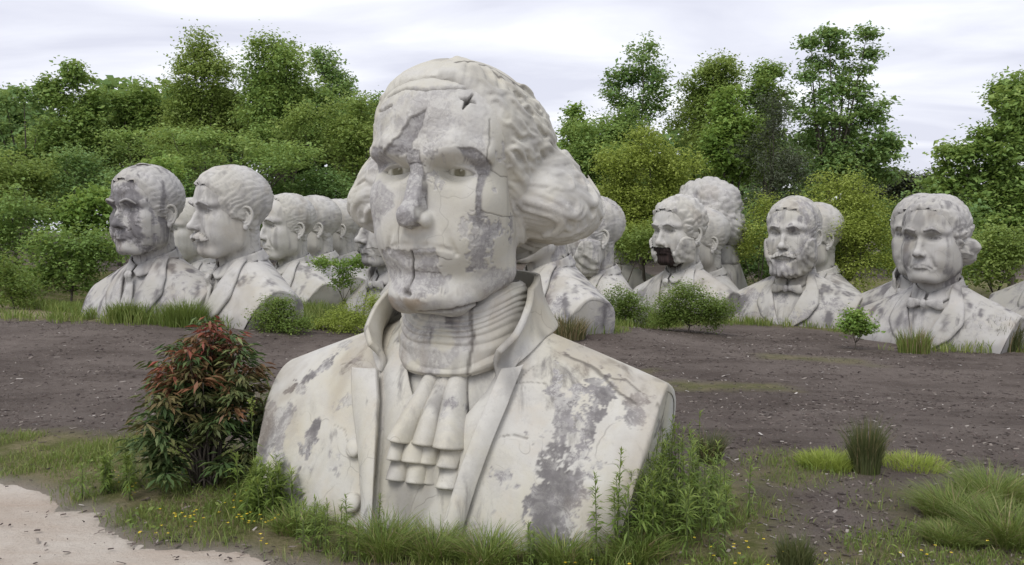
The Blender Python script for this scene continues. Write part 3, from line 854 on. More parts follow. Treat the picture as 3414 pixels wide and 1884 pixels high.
    for args in ((('ruffle', (-0.11, -0.52), (0.20, -0.53), (-0.10, -0.675), (0.195, -0.685), -0.03, 0.105, [(0.08, 0.10, .9), (0.35, 0.14, 0.8), (0.55, 0.1, 0.6), (0.88, 0.14, 1.0)], 40, 0.02, 1)),
                 (('ruffle', (-0.10, -0.60), (0.19, -0.60), (-0.10, -0.755), (0.20, -0.765), -0.045, 0.095, [(0.1, 0.13, .9), (0.40, 0.13, 0.9), (0.62, 0.12, 0.5), (0.9, 0.15, 1.1)], 40, 0.018, 2))):
        n_, V, F_, at_ = ruffle(*args)
        link(n_, mesh_from(n_, V, F_, True, at_), M_HERO_COAT, jab)
    return root

def cloth_wear(h, amount, seed=5):
    n = fbm(h, 5.0, 5, seed, 0.62)
    return {'bare': sstep(0.45 - 0.5 * amount, 0.50 - 0.5 * amount, n), 'stain_shade': 0.5 * sstep(0.05, 0.5, fbm(h * np.array([8, 8, 0.9]), 1.0, 4, seed + 3)), 'rust': 0.22 * sstep(0.0, 0.5, fbm(h, 3.0, 3, seed + 4)), 'crack': np.zeros(len(h))}
def neckcloth_wear(h):
    x, f, z = h.T
    bare = 0.7 * sstep(0.34, 0.42, fbm(h, 4.0, 5, 12)); st = np.zeros(len(h)); front = f > 0
    dr = fbm(h * np.array([26.0, 26.0, 2.2]), 1.0, 4, 6)
    st = 0.95 * sstep(0.02, 0.30, dr) * sstep(0.12, 0.03, np.abs(x - 0.03)) * sstep(-0.3, 0.1, fbm(h, 9, 3, 8)) + 0.22 * sstep(0.2, 0.5, dr)
    st = np.maximum(st, 0.75 * sstep(-0.13, -0.06, z + 0.04 * dr) * sstep(0.3, 0.08, np.abs(x)))  # darker band along the top front edge
    return {'bare': bare, 'stain_shade': st * front, 'rust': 0.22 * sstep(0.1, 0.45, fbm(h * np.array([9, 9, 2.0]), 1.0, 4, 19)), 'crack': 0.9 * sstep(0.008, 0.0, np.abs(x - 0.17 - 0.03 * fbm(h, 7, 4, 5)) - 0.002) * front}

def ragged(h, poly, amp=0.018, freq=11.0, seed=1, axes=(0, 2)):
    """signed distance to a patch outline whose edge is broken up by noise"""
    d = poly_sd(h[:, axes[0]], h[:, axes[1]], poly)
    return d + amp * fbm(h, freq, 4, seed, 0.6) + 0.4 * amp * fbm(h, freq * 5, 2, seed + 9)
def hero_head_wear(P):
    x, f, z = P.T
    n = len(P)
    bare = np.zeros(n); stain_shade = np.zeros(n); crack = np.zeros(n); rust = np.zeros(n); disp = np.zeros(n)
    fr = sstep(0.02, 0.10, f)
    rough = fbm(P, 34.0, 4, 41, 0.65)
    def patch(poly, amp, seed, b=1.0, st=0.0, dep=0.0, rim=0.0, e=0.006):
        nonlocal bare, stain_shade, crack, disp
        sd = ragged(P, poly, amp, 11.0, seed)
        m = sstep(e, -e, sd) * fr
        bare = np.maximum(bare, m * b); stain_shade = np.maximum(stain_shade, m * st)
        disp = disp - dep * m + 0.0055 * rough * m * b
        if rim: crack = np.maximum(crack, rim * sstep(0.006, 0.001, np.abs(sd)) * fr)
        return m
    fore = [(-0.26, 0.70), (-0.20, 0.81), (-0.012, 0.84), (0.165, 0.86), (0.237, 0.78), (0.253, 0.649), (0.245, 0.575), (0.22, 0.562), (0.158, 0.60), (0.10, 0.603), (0.038, 0.575), (-0.05, 0.575), (-0.13, 0.60), (-0.25, 0.575), (-0.29, 0.60)]
    m = patch(fore, 0.03, 2, 0.72, 0.0, 0.002)
    bare = np.where(m > 0.5, bare * (0.35 + 0.65 * sstep(-0.18, 0.12, fbm(P, 9.0, 6, 77, 0.68))), bare)
    patch([(-0.155, 0.575), (-0.095, 0.638), (-0.045, 0.72), (0.026, 0.755), (0.012, 0.673), (-0.015, 0.626), (-0.025, 0.591), (-0.061, 0.572)], 0.012, 3, 1.0, 0.52, 0.010, 0.35, 0.004)
    nose = [(-0.04, 0.60), (0.012, 0.59), (0.024, 0.52), (0.034, 0.452), (0.036, 0.369), (0.042, 0.325), (0.03, 0.30), (-0.02, 0.28), (-0.055, 0.29), (-0.075, 0.33), (-0.062, 0.40), (-0.045, 0.50)]
    patch(nose, 0.006, 4, 1.0, 0.12, -0.002, 0.45, 0.003)
    chin = [(-0.19, 0.172), (-0.15, 0.192), (-0.08, 0.200), (0.073, 0.198), (0.082, 0.165), (0.088, 0.095), (0.10, 0.03), (0.019, 0.0), (-0.069, 0.0), (-0.151, 0.03), (-0.215, 0.093)]
    patch(chin, 0.024, 5, 0.9, 0.0, 0.004, 0.12, 0.004)
    patch([(0.165, 0.605), (0.222, 0.605), (0.258, 0.56), (0.25, 0.495), (0.224, 0.499), (0.189, 0.55)], 0.010, 6, 1.0, 0.5, 0.004, 0.3, 0.004)
    patch([(-0.24, 0.60), (-0.15, 0.60), (-0.14, 0.56), (-0.22, 0.50), (-0.262, 0.52)], 0.014, 8, 1.0, 0.35, 0.003)
    # grey run below the temple, breaking up on the cheek
    patch([(0.222, 0.505), (0.243, 0.507), (0.244, 0.328), (0.232, 0.315), (0.226, 0.328)], 0.005, 7, 1.0, 0.55, 0.003, 0.2, 0.003)
    sd = ragged(P, [(0.20, 0.34), (0.262, 0.33), (0.285, 0.27), (0.25, 0.19), (0.224, 0.12), (0.16, 0.10), (0.185, 0.17), (0.215, 0.27)], 0.05, 13.0, 9)
    m = sstep(0.006, -0.004, sd) * fr; bare = np.maximum(bare, m); stain_shade = np.maximum(stain_shade, 0.30 * m); disp -= 0.002 * m
    # sitter's right cheek
    sd = ragged(P, [(-0.30, 0.50), (-0.20, 0.475), (-0.11, 0.42), (-0.12, 0.36), (-0.19, 0.28), (-0.23, 0.20), (-0.30, 0.25)], 0.035, 8.0, 10)
    m = sstep(0.008, -0.006, sd) * fr; bare = np.maximum(bare, 0.85 * m)
    # weathered patches under the jaw, and a darker tone below the chin
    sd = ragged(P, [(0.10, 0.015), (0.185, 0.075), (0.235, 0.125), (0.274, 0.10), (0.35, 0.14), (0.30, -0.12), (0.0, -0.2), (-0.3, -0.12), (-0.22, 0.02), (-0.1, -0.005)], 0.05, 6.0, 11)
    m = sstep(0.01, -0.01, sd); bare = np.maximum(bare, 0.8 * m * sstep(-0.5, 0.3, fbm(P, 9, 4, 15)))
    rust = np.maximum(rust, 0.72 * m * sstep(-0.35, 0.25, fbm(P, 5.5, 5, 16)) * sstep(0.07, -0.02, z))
    stain_shade = np.maximum(stain_shade, 0.5 * m * sstep(0.12, 0.3, fbm(P, 6.5, 5, 17)))
    stain_shade = np.maximum(stain_shade, 0.35 * sstep(0.02, -0.05, z) * sstep(-0.3, 0.2, fbm(P, 7, 4, 18)))
    # smaller flakes everywhere
    fl = fbm(P, 5.0, 6, 51, 0.62)
    m = sstep(0.24, 0.29, fl + 0.25 * fbm(P, 24.0, 4, 52, 0.7)); bare = np.maximum(bare, 0.7 * m); disp -= 0.0018 * m
    stain_shade = np.maximum(stain_shade, 0.20 * sstep(0.05, 0.4, fbm(P * np.array([12.0, 12.0, 1.6]), 1.0, 4, 53)))
    # open cracks: polylines on the front of the head
    wx = x + 0.010 * fbm(P, 12, 4, 61); wz = z + 0.010 * fbm(P, 12, 4, 62)
    for pts, w, dep, a in (([(-0.022, 0.185), (-0.026, 0.13), (-0.036, 0.085), (-0.046, 0.04)], 0.0040, 0.02, 1.0),
                           ([(-0.062, 0.026), (-0.034, 0.024)], 0.009, 0.02, 1.0),
                           ([(0.252, 0.72), (0.258, 0.62), (0.25, 0.52)], 0.0014, 0.004, 0.6),
                           ([(-0.20, 0.81), (-0.10, 0.842), (0.0, 0.828), (0.12, 0.842), (0.2, 0.85)], 0.003, 0.008, 0.7),
                           ([(-0.25, 0.755), (-0.19, 0.765), (-0.15, 0.775)], 0.004, 0.01, 0.6),
                           ([(0.25, 0.52), (0.30, 0.49), (0.36, 0.46)], 0.0014, 0.003, 0.5),
                           ([(0.245, 0.36), (0.31, 0.33), (0.36, 0.28)], 0.0014, 0.003, 0.5),
                           ([(-0.085, 0.34), (-0.09, 0.27), (-0.088, 0.215)], 0.0016, 0.003, 0.55),
                           ([(-0.035, 0.535), (0.0, 0.54), (0.03, 0.53)], 0.002, 0.004, 0.6),
                           ([(0.08, 0.17), (0.11, 0.165), (0.135, 0.16)], 0.0014, 0.002, 0.6),
                           ([(-0.02, 0.11), (0.03, 0.105), (0.085, 0.10)], 0.0014, 0.003, 0.6),
                           ([(0.30, 0.03), (0.25, -0.01), (0.10, -0.05), (0.0, -0.055)], 0.004, 0.01, 0.85)):
        d = line_d(wx, wz, pts)
        m = sstep(w * 1.5 + 0.0012, w * 0.6, d) * fr
        crack = np.maximum(crack, a * m); disp -= dep * m
    # a punched hole with four short arms on the forehead
    for pts in ([(0.142, 0.803), (0.200, 0.786)], [(0.184, 0.822), (0.163, 0.760)]):
        a_, b_ = np.array(pts); L = b_ - a_
        t = np.clip(((x - a_[0]) * L[0] + (z - a_[1]) * L[1]) / (L @ L), 0, 1)
        w = 0.0015 + 0.0055 * np.sin(t * math.pi) ** 2
        m = sstep(w + 0.003, w - 0.002, line_d(x, z, pts) + 0.003 * fbm(P, 40, 2, 3)) * fr
        crack = np.maximum(crack, m); disp -= 0.022 * m
    return {'bare': bare, 'stain_shade': stain_shade, 'crack': crack, 'rust': rust, 'disp': disp}
def hero_hair_wear(P):
    n = fbm(P, 3.0, 5, 21)
    x, f, z = P.T
    rust = 0.35 * sstep(0.0, 0.4, fbm(P, 4.0, 4, 71)) * sstep(0.36, 0.26, z)
    crack = np.zeros(len(P))
    wx = x + 0.014 * fbm(P, 9, 4, 61); wf = f + 0.014 * fbm(P, 9, 4, 62)
    for pts in ([(0.08, 0.22), (0.16, 0.08), (0.24, -0.02), (0.29, -0.12)], [(0.16, 0.08), (0.23, 0.12), (0.28, 0.05), (0.24, -0.02)]):
        crack = np.maximum(crack, 0.9 * sstep(0.010, 0.003, line_d(wx, wf, pts)) * (z > 0.72))
    return {'bare': 0.80 * sstep(0.02, 0.26, n) * sstep(0.22, 0.5, z), 'stain_shade': 0.34 * sstep(0.1, 0.5, fbm(P, 6.0, 4, 31)), 'crack': crack, 'rust': rust}
def hero_coat_wear(P):
    x, f, z = P.T
    n = len(P)
    bare = np.zeros(n); stain_shade = np.zeros(n); crack = np.zeros(n); disp = np.zeros(n); rust = np.zeros(n)
    fr = sstep(-0.16, -0.10, f)
    drip = fbm(P * np.array([13.0, 13.0, 1.3]), 1.0, 5, 81, 0.6)      # runs down the cloth
    blot = fbm(P, 7.0, 6, 82, 0.64)
    speck = fbm(P, 26.0, 4, 83, 0.66)
    def patch(poly, amp, seed, b=1.0, st=0.0, mix=0.5, thr=0.0, e=0.008, freq=6.0):
        nonlocal bare, stain_shade, disp
        sd = ragged(P, poly, amp, freq, seed)
        inside = sstep(0.03, -0.06, sd)
        v = mix * drip + (1 - mix) * blot + 0.55 * speck + 0.9 * fbm(P * np.array([1.0, 1.0, 0.5]), 13.0, 5, 87, 0.72) + (inside - 0.5) * 1.0 - thr
        m = sstep(0.0, 0.03, v) * sstep(e, -e, sd) * fr
        bare = np.maximum(bare, m * b); stain_shade = np.maximum(stain_shade, st * m * sstep(-0.3, 0.4, blot + 0.6 * drip)); disp -= 0.003 * m
        return m
    patch([(0.431, -0.265), (0.506, -0.255), (0.562, -0.309), (0.677, -0.346), (0.763, -0.373), (0.755, -0.425), (0.74, -0.51), (0.79, -0.698), (0.762, -0.76), (0.65, -0.76), (0.506, -0.71), (0.459, -0.584), (0.453, -0.54), (0.526, -0.548), (0.49, -0.429)], 0.09, 1, 1.0, 0.75, 0.35, 0.30)
    patch([(0.44, -0.541), (0.504, -0.56), (0.585, -0.621), (0.706, -0.659), (0.781, -0.719), (0.77, -1.0), (0.72, -1.12), (0.46, -1.1), (0.465, -0.713), (0.48, -0.626)], 0.06, 2, 1.0, 0.75, 0.70, 0.28)
    patch([(0.278, -0.724), (0.31, -0.69), (0.341, -0.655), (0.404, -0.668), (0.425, -0.699), (0.40, -0.72), (0.385, -0.728), (0.45, -0.735), (0.404, -0.755), (0.352, -0.728)], 0.022, 3, 1.0, 0.25, 0.2, 0.0, 0.004, 14.0)
    patch([(-0.86, -0.48), (-0.588, -0.315), (-0.57, -0.35), (-0.755, -0.484), (-0.833, -0.54)], 0.045, 4, 1.0, 0.85, 0.3, 0.10)
    patch([(-0.62, -0.57), (-0.53, -0.54), (-0.48, -0.66), (-0.53, -0.76), (-0.64, -0.72)], 0.05, 5, 1.0, 0.85, 0.5, 0.15)
    patch([(-0.93, -0.50), (-0.773, -0.503), (-0.675, -0.539), (-0.69, -0.789), (-0.76, -0.95), (-0.93, -0.95)], 0.07, 6, 0.85, 0.6, 0.85, 0.22)
    patch([(-0.70, -0.76), (-0.52, -0.73), (-0.50, -0.91), (-0.58, -1.12), (-0.8, -1.12)], 0.07, 7, 0.8, 0.5, 0.9, 0.28)
    patch([(0.70, -0.33), (0.93, -0.39), (0.93, -0.6), (0.80, -0.52)], 0.08, 8, 0.9, 0.6, 0.3, 0.32)
    m = sstep(0.34, 0.37, blot + 0.25 * speck); bare = np.maximum(bare, 0.7 * m * fr)
    stain_shade = np.maximum(stain_shade, 0.42 * sstep(0.06, 0.45, drip) * sstep(-0.15, 0.25, fbm(P, 2.2, 3, 85)) * fr)
    rust = 0.30 * sstep(0.0, 0.45, fbm(P * np.array([5.0, 5.0, 1.6]), 1.0, 4, 88)) * fr
    # darker towards the foot
    stain_shade = np.maximum(stain_shade, 0.40 * sstep(-0.86, -1.06, z + 0.05 * blot))
    wx = x + 0.012 * fbm(P, 10, 4, 61); wz = z + 0.012 * fbm(P, 10, 4, 62)
    for pts, w, a in (([(0.52, -0.26), (0.60, -0.29), (0.70, -0.335), (0.78, -0.40), (0.84, -0.43)], 0.003, 0.8), ([(0.70, -0.335), (0.78, -0.35), (0.85, -0.39)], 0.002, 0.7),
                      ([(0.41, -0.30), (0.36, -0.36), (0.48, -0.365)], 0.0012, 0.5), ([(0.34, -0.56), (0.40, -0.555), (0.45, -0.56)], 0.0016, 0.6),
                      ([(-0.52, -0.345), (-0.45, -0.335), (-0.40, -0.345)], 0.0012, 0.4), ([(-0.35, -0.64), (-0.38, -0.60), (-0.44, -0.59)], 0.0012, 0.4)):
        m = sstep(w * 1.6 + 0.001, w * 0.6, line_d(wx, wz, pts)) * fr
        crack = np.maximum(crack, a * m); disp -= 0.004 * m
    # spidery cracks on the cut end of the arm
    capm = (np.abs(x) > x_end(HB, z) * 0.995) & (x > 0)
    Q = P[capm]
    ce = cell_edge(Q + 0.03 * np.stack([fbm(Q, 8, 3, 91), fbm(Q, 8, 3, 92), fbm(Q, 8, 3, 93)], 1), 5.0, 3)
    crack[capm] = np.maximum(crack[capm], 0.7 * sstep(0.05, 0.015, ce) * sstep(0.0, 0.2, fbm(Q, 3.5, 2, 94)))
    return {'bare': bare, 'stain_shade': stain_shade, 'crack': crack, 'rust': rust, 'disp': disp}
# ------------------------------------------------------------------ the other busts
M_BUST = [plaster_mat('weathered_grey_plaster_%s' % w, c1, c2, (0.36, 0.345, 0.35), (0.15, 0.142, 0.145), weather=we, streak=st, warm=wa, seed=sd, hair=0.35)
          for w, c1, c2, we, st, wa, sd in (('pale', (0.465, 0.448, 0.40), (0.515, 0.503, 0.48), 0.15, 0.35, 0.10, 5.0), ('streaked', (0.42, 0.405, 0.37), (0.475, 0.463, 0.445), 0.45, 0.85, 0.12, 8.0), ('flaked', (0.455, 0.436, 0.385), (0.515, 0.503, 0.475), 0.85, 0.6, 0.12, 14.0))]
M_HOLE, _nt, _b = new_mat('charred_hollow')
_g = NT(_nt)
_g.put(_b.inputs['Base Color'], _g.ramp(_g.noise(_g.coord('Object', (30, 30, 2)), 1.0, 5), [(0.3, (0.012, 0.009, 0.009)), (0.75, (0.06, 0.04, 0.036))]))
_g.put(_b.inputs['Roughness'], 0.9)

def make_ear():
    """ear of one shell: rim, inner ridge, bowl and lobe; x outward, y forward, z up, about 0.25 tall"""
    mb = MB()
    s = np.linspace(0, 1, 40)
    P = polyline([(0.035, 0.01), (0.055, 0.05), (0.04, 0.10), (0.0, 0.125), (-0.05, 0.11), (-0.078, 0.06), (-0.075, 0.0), (-0.055, -0.05), (-0.03, -0.085)], s)
    for _ in range(3): P[1:-1] = (P[:-2] + P[1:-1] * 2 + P[2:]) / 4
    out = 0.035 + 0.03 * np.sin(s * 2.6)
    mb.add(*tube(np.stack([out, P[:, 0], P[:, 1]], -1), np.interp(s, [0, .2, .6, 1], [0.012, 0.016, 0.018, 0.016]), 10))
    P = polyline([(0.005, 0.075), (-0.03, 0.055), (-0.045, 0.01), (-0.03, -0.04), (0.005, -0.06)], s)
    for _ in range(3): P[1:-1] = (P[:-2] + P[1:-1] * 2 + P[2:]) / 4
    mb.add(*tube(np.stack([0.035 + 0.018 * np.sin(s * 3), P[:, 0], P[:, 1]], -1), 0.013, 10))
    def blob(c, r, n=18):
        a, t = np.meshgrid(np.linspace(0.02, math.pi - 0.02, n), np.linspace(0, 2 * math.pi, n * 2, endpoint=False), indexing='ij')
        V = np.stack([np.sin(a) * np.cos(t), np.sin(a) * np.sin(t), np.cos(a)], -1).reshape(-1, 3) * np.array(r) + np.array(c)
        F = grid_faces_wrap(n, n * 2); m = len(V)
        V = np.r_[V, [np.array(c) + (0, 0, r[2])], [np.array(c) - (0, 0, r[2])]]
        j = np.arange(n * 2); j2 = (j + 1) % (n * 2); bs = (n - 1) * n * 2
        F = np.r_[F, np.stack([j, j, j2, np.full(n * 2, m)], -1)[:, [3, 2, 0, 0]], np.stack([bs + j, bs + j2, np.full(n * 2, m + 1), np.full(n * 2, m + 1)], -1)]
        mb.add(V, F)
    blob((0.012, -0.018, 0.02), (0.030, 0.062, 0.11))
    blob((0.032, -0.008, -0.10), (0.020, 0.030, 0.038))
    blob((0.036, 0.036, -0.012), (0.016, 0.012, 0.024))
    V, F = mb.arr()
    V, F = remesh(V, F, 0.0075, 2)
    V[:, 1] *= -1.0                      # Blender local: forward is -y
    F = F if not isinstance(F, np.ndarray) else F[:, ::-1]
    z0 = np.zeros(len(V))
    return mesh_from('ear', V * np.array([1, 1.0, 1.02]), F, True, {'bare': z0, 'stain_shade': z0, 'crack': z0, 'rust': z0})

def wear_of(P, seed, flake, stain_shade, crack=0.3):
    """flaked, rain-streaked and cracked plaster for a distant bust"""
    blot = fbm(P, 4.2, 5, seed, 0.62); drip = fbm(P * np.array([9.0, 9.0, 1.1]), 1.0, 4, seed + 5, 0.6)
    bare = sstep(0.0, 0.04, blot + 0.3 * drip - (0.55 - 0.75 * flake))
    st = stain_shade * sstep(0.05, 0.42, drip + 0.4 * blot)
    return {'bare': bare, 'stain_shade': st, 'crack': np.zeros(len(P)), 'rust': 0.2 * sstep(0.2, 0.5, fbm(P, 3.0, 3, seed + 8))}

EAR = None
def make_bust(label, px, chin_y, S, yaw, face=None, hair='short', beard=None, neck='tie', flake=0.25, stain_shade=0.3, mat=0, zb=-0.80, seed=1, fine=1.0, mask=None, hk=1.0, sub=None, ear=True, hs=2.68, body=None, browrow=True):
    """px: column of the head's axis, chin_y: row of the chin, S: rows per head in the photograph; gives its distance and place on the ground"""
    global EAR
    if EAR is None: EAR = make_ear()
    dist = 2958.0 * hs / S
    X = (px - 1707.0) / 2958.0 * dist; zc = 3.6 - (chin_y - 760.0) / 2958.0 * dist
    q = dict(FACE0); q.update(nose=0.70, nosew=0.92, jw=1.07, fat=1.10, sock=1.6, brow=1.15, ed=0.248, bf=0.012, lid=0.009, fold=1.25, lip=0.85); q.update(face or {})
    b = dict(BODY0); b.update(zb=zb, G=0.40, Gc=0.13, back=0.30, X=0.90, Xb=0.82, zt0=0.13, slope=0.48, sp=0.85, apex=-0.15); b.update(body or {})
    mt = M_BUST[mat]
    root = empty('portrait_bust', label, 'bust', (X, dist, zc + (zb + 0.06) * hs), R(yaw - math.degrees(math.atan2(X, dist))), 'row of weathered plaster busts beyond the wood-chip lot')
    zoff = -(zb + 0.06) * hs
    def part(name, V, F, parent=None, attrs=None, m=None):
        me = mesh_from(name, V, F, True, attrs)
        o = link(name, me, m or mt, parent or root)
        if parent is None: o.location = (0, 0, zoff); o.scale = (hs,) * 3
        return o
    def hcoord(V): return np.stack([V[:, 0], -V[:, 1], V[:, 2]], -1)
    # head
    nt, npv = int(68 * fine), int(102 * fine)
    thf, ph, rf = full_head(q, nt, npv, 0.45)
    TH, PH = np.meshgrid(thf, ph)
    D = dir_of(TH.ravel(), PH.ravel()); P = HC + rf.reshape(-1, 1) * D
    F = grid_faces_wrap(*rf.shape)
    w = wear_of(P, seed, flake, stain_shade)
    dsp = 0.004 * w['bare']
    if mask is not None: dsp = dsp + mask(P, w)
    P = P - D * dsp[:, None]
    _pd = np.degrees(PH).ravel(); _td = np.degrees(np.abs(TH)).ravel()
    F0 = F; Fv = F[~((_td > 100) & (_pd > -2) | (_pd > 68))[F].all(1)]
    head = part('head', to_local(P), Fv[:, ::-1], None, w)
    for s_ in (-1, 1):
        E, EF = eye_mesh(0.0735, 14, 10)
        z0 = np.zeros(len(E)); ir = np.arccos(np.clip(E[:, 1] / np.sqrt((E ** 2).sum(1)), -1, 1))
        link('eye', mesh_from('eye', to_local(E + np.array([0.137 * s_, q['ed'], 0.508])), EF, True, {'bare': z0, 'stain_shade': 0.55 * sstep(0.37, 0.30, ir), 'crack': z0, 'rust': z0}), mt, head)  # shade of the hollowed iris is painted in here too
        # eyebrow as a carved ridge
        if browrow:
            tt = np.linspace(0, 1, 14); bp = polyline([(0.045, 0.580), (0.13, 0.604), (0.238, 0.588)], tt)
            bx = bp[:, 0] * s_; th_ = np.arctan2(bx, 0.33); r_ = None
            d_ = np.stack([bx, np.full(14, 0.36), bp[:, 1] - 0.42], -1); d_ /= np.sqrt((d_ ** 2).sum(1))[:, None]
            rr = lookup(thf, ph, rf, np.arctan2(d_[:, 0], d_[:, 1]), np.arcsin(d_[:, 2]))
            V, F_ = tube(HC + (rr + 0.002)[:, None] * d_, 0.022 * np.interp(tt, [0, .25, .7, 1], [0.8, 1, 0.8, 0.35]), 7, 0.8)
            z0 = np.zeros(len(V)); V = to_local(V)
            link('eyebrow', mesh_from('eyebrow', V, quads_tris(F_), True, {'bare': z0 + 0.3, 'stain_shade': z0 + 0.25, 'crack': z0, 'rust': z0}), mt, head)
    if ear:
        for s_ in (-1, 1):
            e_ = link('ear', EAR, None, head)
            rr = lookup(thf, ph, rf, np.array([R(96)]), np.array([R(2)]))[0]
            e_.location = (s_ * (rr * 1.0 - 0.012), 0.035, 0.435); e_.scale = (s_ * 1.0, 1.0, 1.0); e_.rotation_euler = (0.0, 0.0, R(-14 * s_))
            if len(EAR.materials) == 0: EAR.materials.append(M_BUST[0])
    # hair
    td = np.degrees(np.abs(TH)); pd = np.degrees(PH)
    sty = {'short': ([-30, -8, 2, 14, 26, 36, 44, 50, 53], [128, 112, 78, 66, 58, 52, 44, 30, -12], 0.040, 0.0),
           'side': ([-30, -8, 2, 14, 26, 36, 42, 46, 49], [128, 108, 74, 62, 54, 50, 42, 30, -12], 0.048, 0.0),
           'curly': ([-30, -8, 2, 14, 26, 36, 42, 47, 50], [128, 105, 72, 60, 54, 50, 44, 30, -12], 0.050, 0.0),
           'receding': ([-30, -8, 2, 14, 26, 38, 50, 60, 72], [128, 112, 80, 70, 64, 62, 58, 50, -12], 0.036, 0.0),
           'sidecurl': ([-36, -20, -6, 8, 20, 32, 42, 50, 54], [112, 96, 84, 70, 62, 54, 46, 30, -12], 0.030, 0.6),
           'long': ([-36, -20, -6, 8, 20, 32, 42, 50, 54], [104, 84, 70, 62, 58, 52, 46, 30, -12], 0.042, 1.0)}[hair]
    hl = np.interp(pd, sty[0], sty[1])
    hl = hl + 4 * vnoise(np.stack([TH.ravel() * 6, PH.ravel() * 9, np.full(TH.size, seed)], -1), seed).reshape(TH.shape) * sstep(8, 30, td)
    rb = rf.copy()
    if sty[3]:
        def puff(Q):
            S_ = np.array(Q); S_[:, 0] = np.abs(S_[:, 0])
            if sty[3] < 0.8:
                d = ell(S_, (0.29, -0.14, 0.37), (0.10, 0.16, 0.15))
                return smin(d, ell(S_, (0.0, -0.34, 0.36), (0.30, 0.15, 0.22)), 0.06)
            d = ell(S_, (0.27, -0.10, 0.46), (0.12, 0.22, 0.22)); d = smin(d, ell(S_, (0.30, -0.18, 0.36), (0.12, 0.18, 0.15)), 0.08)
            return smin(d, ell(S_, (0.0, -0.34, 0.36), (0.32, 0.16, 0.24)), 0.06)
        rp = solve(puff, D, 0.86, 40); hit = np.abs(puff(HC + rp[:, None] * D)) < 0.01
        rb = np.where(td > hl, np.maximum(rb, np.where(hit, rp, 0).reshape(rf.shape)), rb)
    Pq = P
    warp = fbm(Pq, 3.2, 3, seed + 20)
    ac = Pq[:, 2] * 1.0 + Pq[:, 1] * 0.55 + 0.13 * warp
    stripe = 1 - np.abs(((ac * (16 if hair != 'curly' else 11) + 0.7 * fbm(Pq, 7, 2, seed + 3)) % 1) * 2 - 1)
    stripe = stripe ** 0.8 * (0.6 + 0.4 * fbm(Pq, 9, 2, seed + 31))
    if hair in ('curly', 'long', 'sidecurl'): stripe = 0.45 * stripe + 0.8 * sstep(0, 0.5, cell_edge(Pq + 0.05 * np.stack([warp, fbm(Pq, 5, 2, 8), warp], 1), 8.5, seed))
    fine_s = fbm(Pq * np.array([14, 14, 40.0]) , 1.0, 2, seed + 40)
    ed = td - hl
    tk = (sty[2] * hk * (0.75 + 0.25 * sstep(40, 80, pd)) + (np.where(pd > 32, 0.016, 0.024) if hair in ('short', 'side', 'receding') else np.where(pd > 32, 0.040 if hair == 'long' else 0.018, 0.052) if hair in ('long', 'sidecurl') else 0.034) * (stripe.reshape(TH.shape) - 0.4) + 0.006 * fine_s.reshape(TH.shape)) * sstep(-3, 13, ed)
    tk = np.where(ed < -4, -0.03, tk)
    ro = (rb + tk)
    Ph = HC + ro.reshape(-1, 1) * D
    kp = (ed > -6).ravel() & (Ph[:, 2] > 0.02)
    Fh = F[kp[F].all(1)]
    used, inv = np.unique(Fh, return_inverse=True)
    Ph = Ph[used]; Fh = inv.reshape(Fh.shape)
    w = wear_of(Ph, seed + 2, flake * 0.7, stain_shade); w['stain_shade'] = np.maximum(w['stain_shade'], 0.35 * sstep(0.25, 0.0, stripe[used]))  # darker in the grooves between locks
    part('hair', to_local(Ph), Fh[:, ::-1], None, w)
    # beard and moustache: bodies of carved tufts that grow from the face
    def growth(name, region, thick_, freq, sd_):
        m = region(P, D)
        tex = fbm(P, freq, 3, sd_) * 0.5 + 0.6 * (1 - np.abs(((P[:, 0] * freq * 0.9 + 0.5 * fbm(P, 5, 2, sd_ + 3) + P[:, 2] * 4) % 1) * 2 - 1))
        r = rf.ravel() + m * thick_(P) * (0.65 + 0.5 * tex) - 0.02 * (1 - sstep(0, 0.25, m))
        V = HC + r[:, None] * D
        kp = m > 0.0
        Fb = F[kp[F].all(1)]; used, inv = np.unique(Fb, return_inverse=True)
        w = wear_of(V[used], sd_, flake * 0.5, stain_shade)
        w['stain_shade'] = np.maximum(w['stain_shade'], 0.3 * sstep(0.2, -0.2, tex[used]))  # darker between the carved tufts
        part(name, to_local(V[used]), inv.reshape(Fb.shape)[:, ::-1], None, w)
    if beard in ('full', 'chops', 'long'):
        def reg(P, D):
            x, f, z = np.abs(P[:, 0]), P[:, 1], P[:, 2]
            side = sstep(-0.03, 0.03, f - 0.0) * sstep(-0.16, -0.08, z) if beard != 'chops' else sstep(-0.03, 0.03, f)
            top = np.interp(x, [0, 0.09, 0.13, 0.2, 0.25, 0.3], [0.135, 0.15, 0.21, 0.23, 0.36, 0.48])
            low = 0 * x - 0.2
            m = sstep(0.0, 0.045, top - z) * side
            if beard == 'chops': m = m * sstep(0.15, 0.19, x) * sstep(0.05, 0.10, z)
            return m
        growth('beard', reg, lambda P: (0.058 if beard != 'long' else 0.09) + 0.035 * sstep(0.15, 0.0, P[:, 2]) + ((0.02 if beard == 'full' else 0.07) * sstep(0.1, -0.02, P[:, 2]) * sstep(0.1, 0.3, P[:, 1]) if beard != 'chops' else 0), 17.0, seed + 50)
    if beard in ('full', 'moustache', 'long'):
        def reg(P, D):
            x, f, z = np.abs(P[:, 0]), P[:, 1], P[:, 2]
            zc_ = np.interp(x, [0, 0.06, 0.12, 0.17], [0.25, 0.245, 0.222, 0.195]); hw = np.interp(x, [0, 0.05, 0.12, 0.17], [0.022, 0.034, 0.03, 0.008])
            return sstep(0.0, 0.02, hw + 0.008 - np.abs(z - zc_)) * sstep(0.18, 0.15, x) * (f > 0.2)
        growth('moustache', reg, lambda P: 0.068 + 0 * P[:, 0], 24.0, seed + 60)
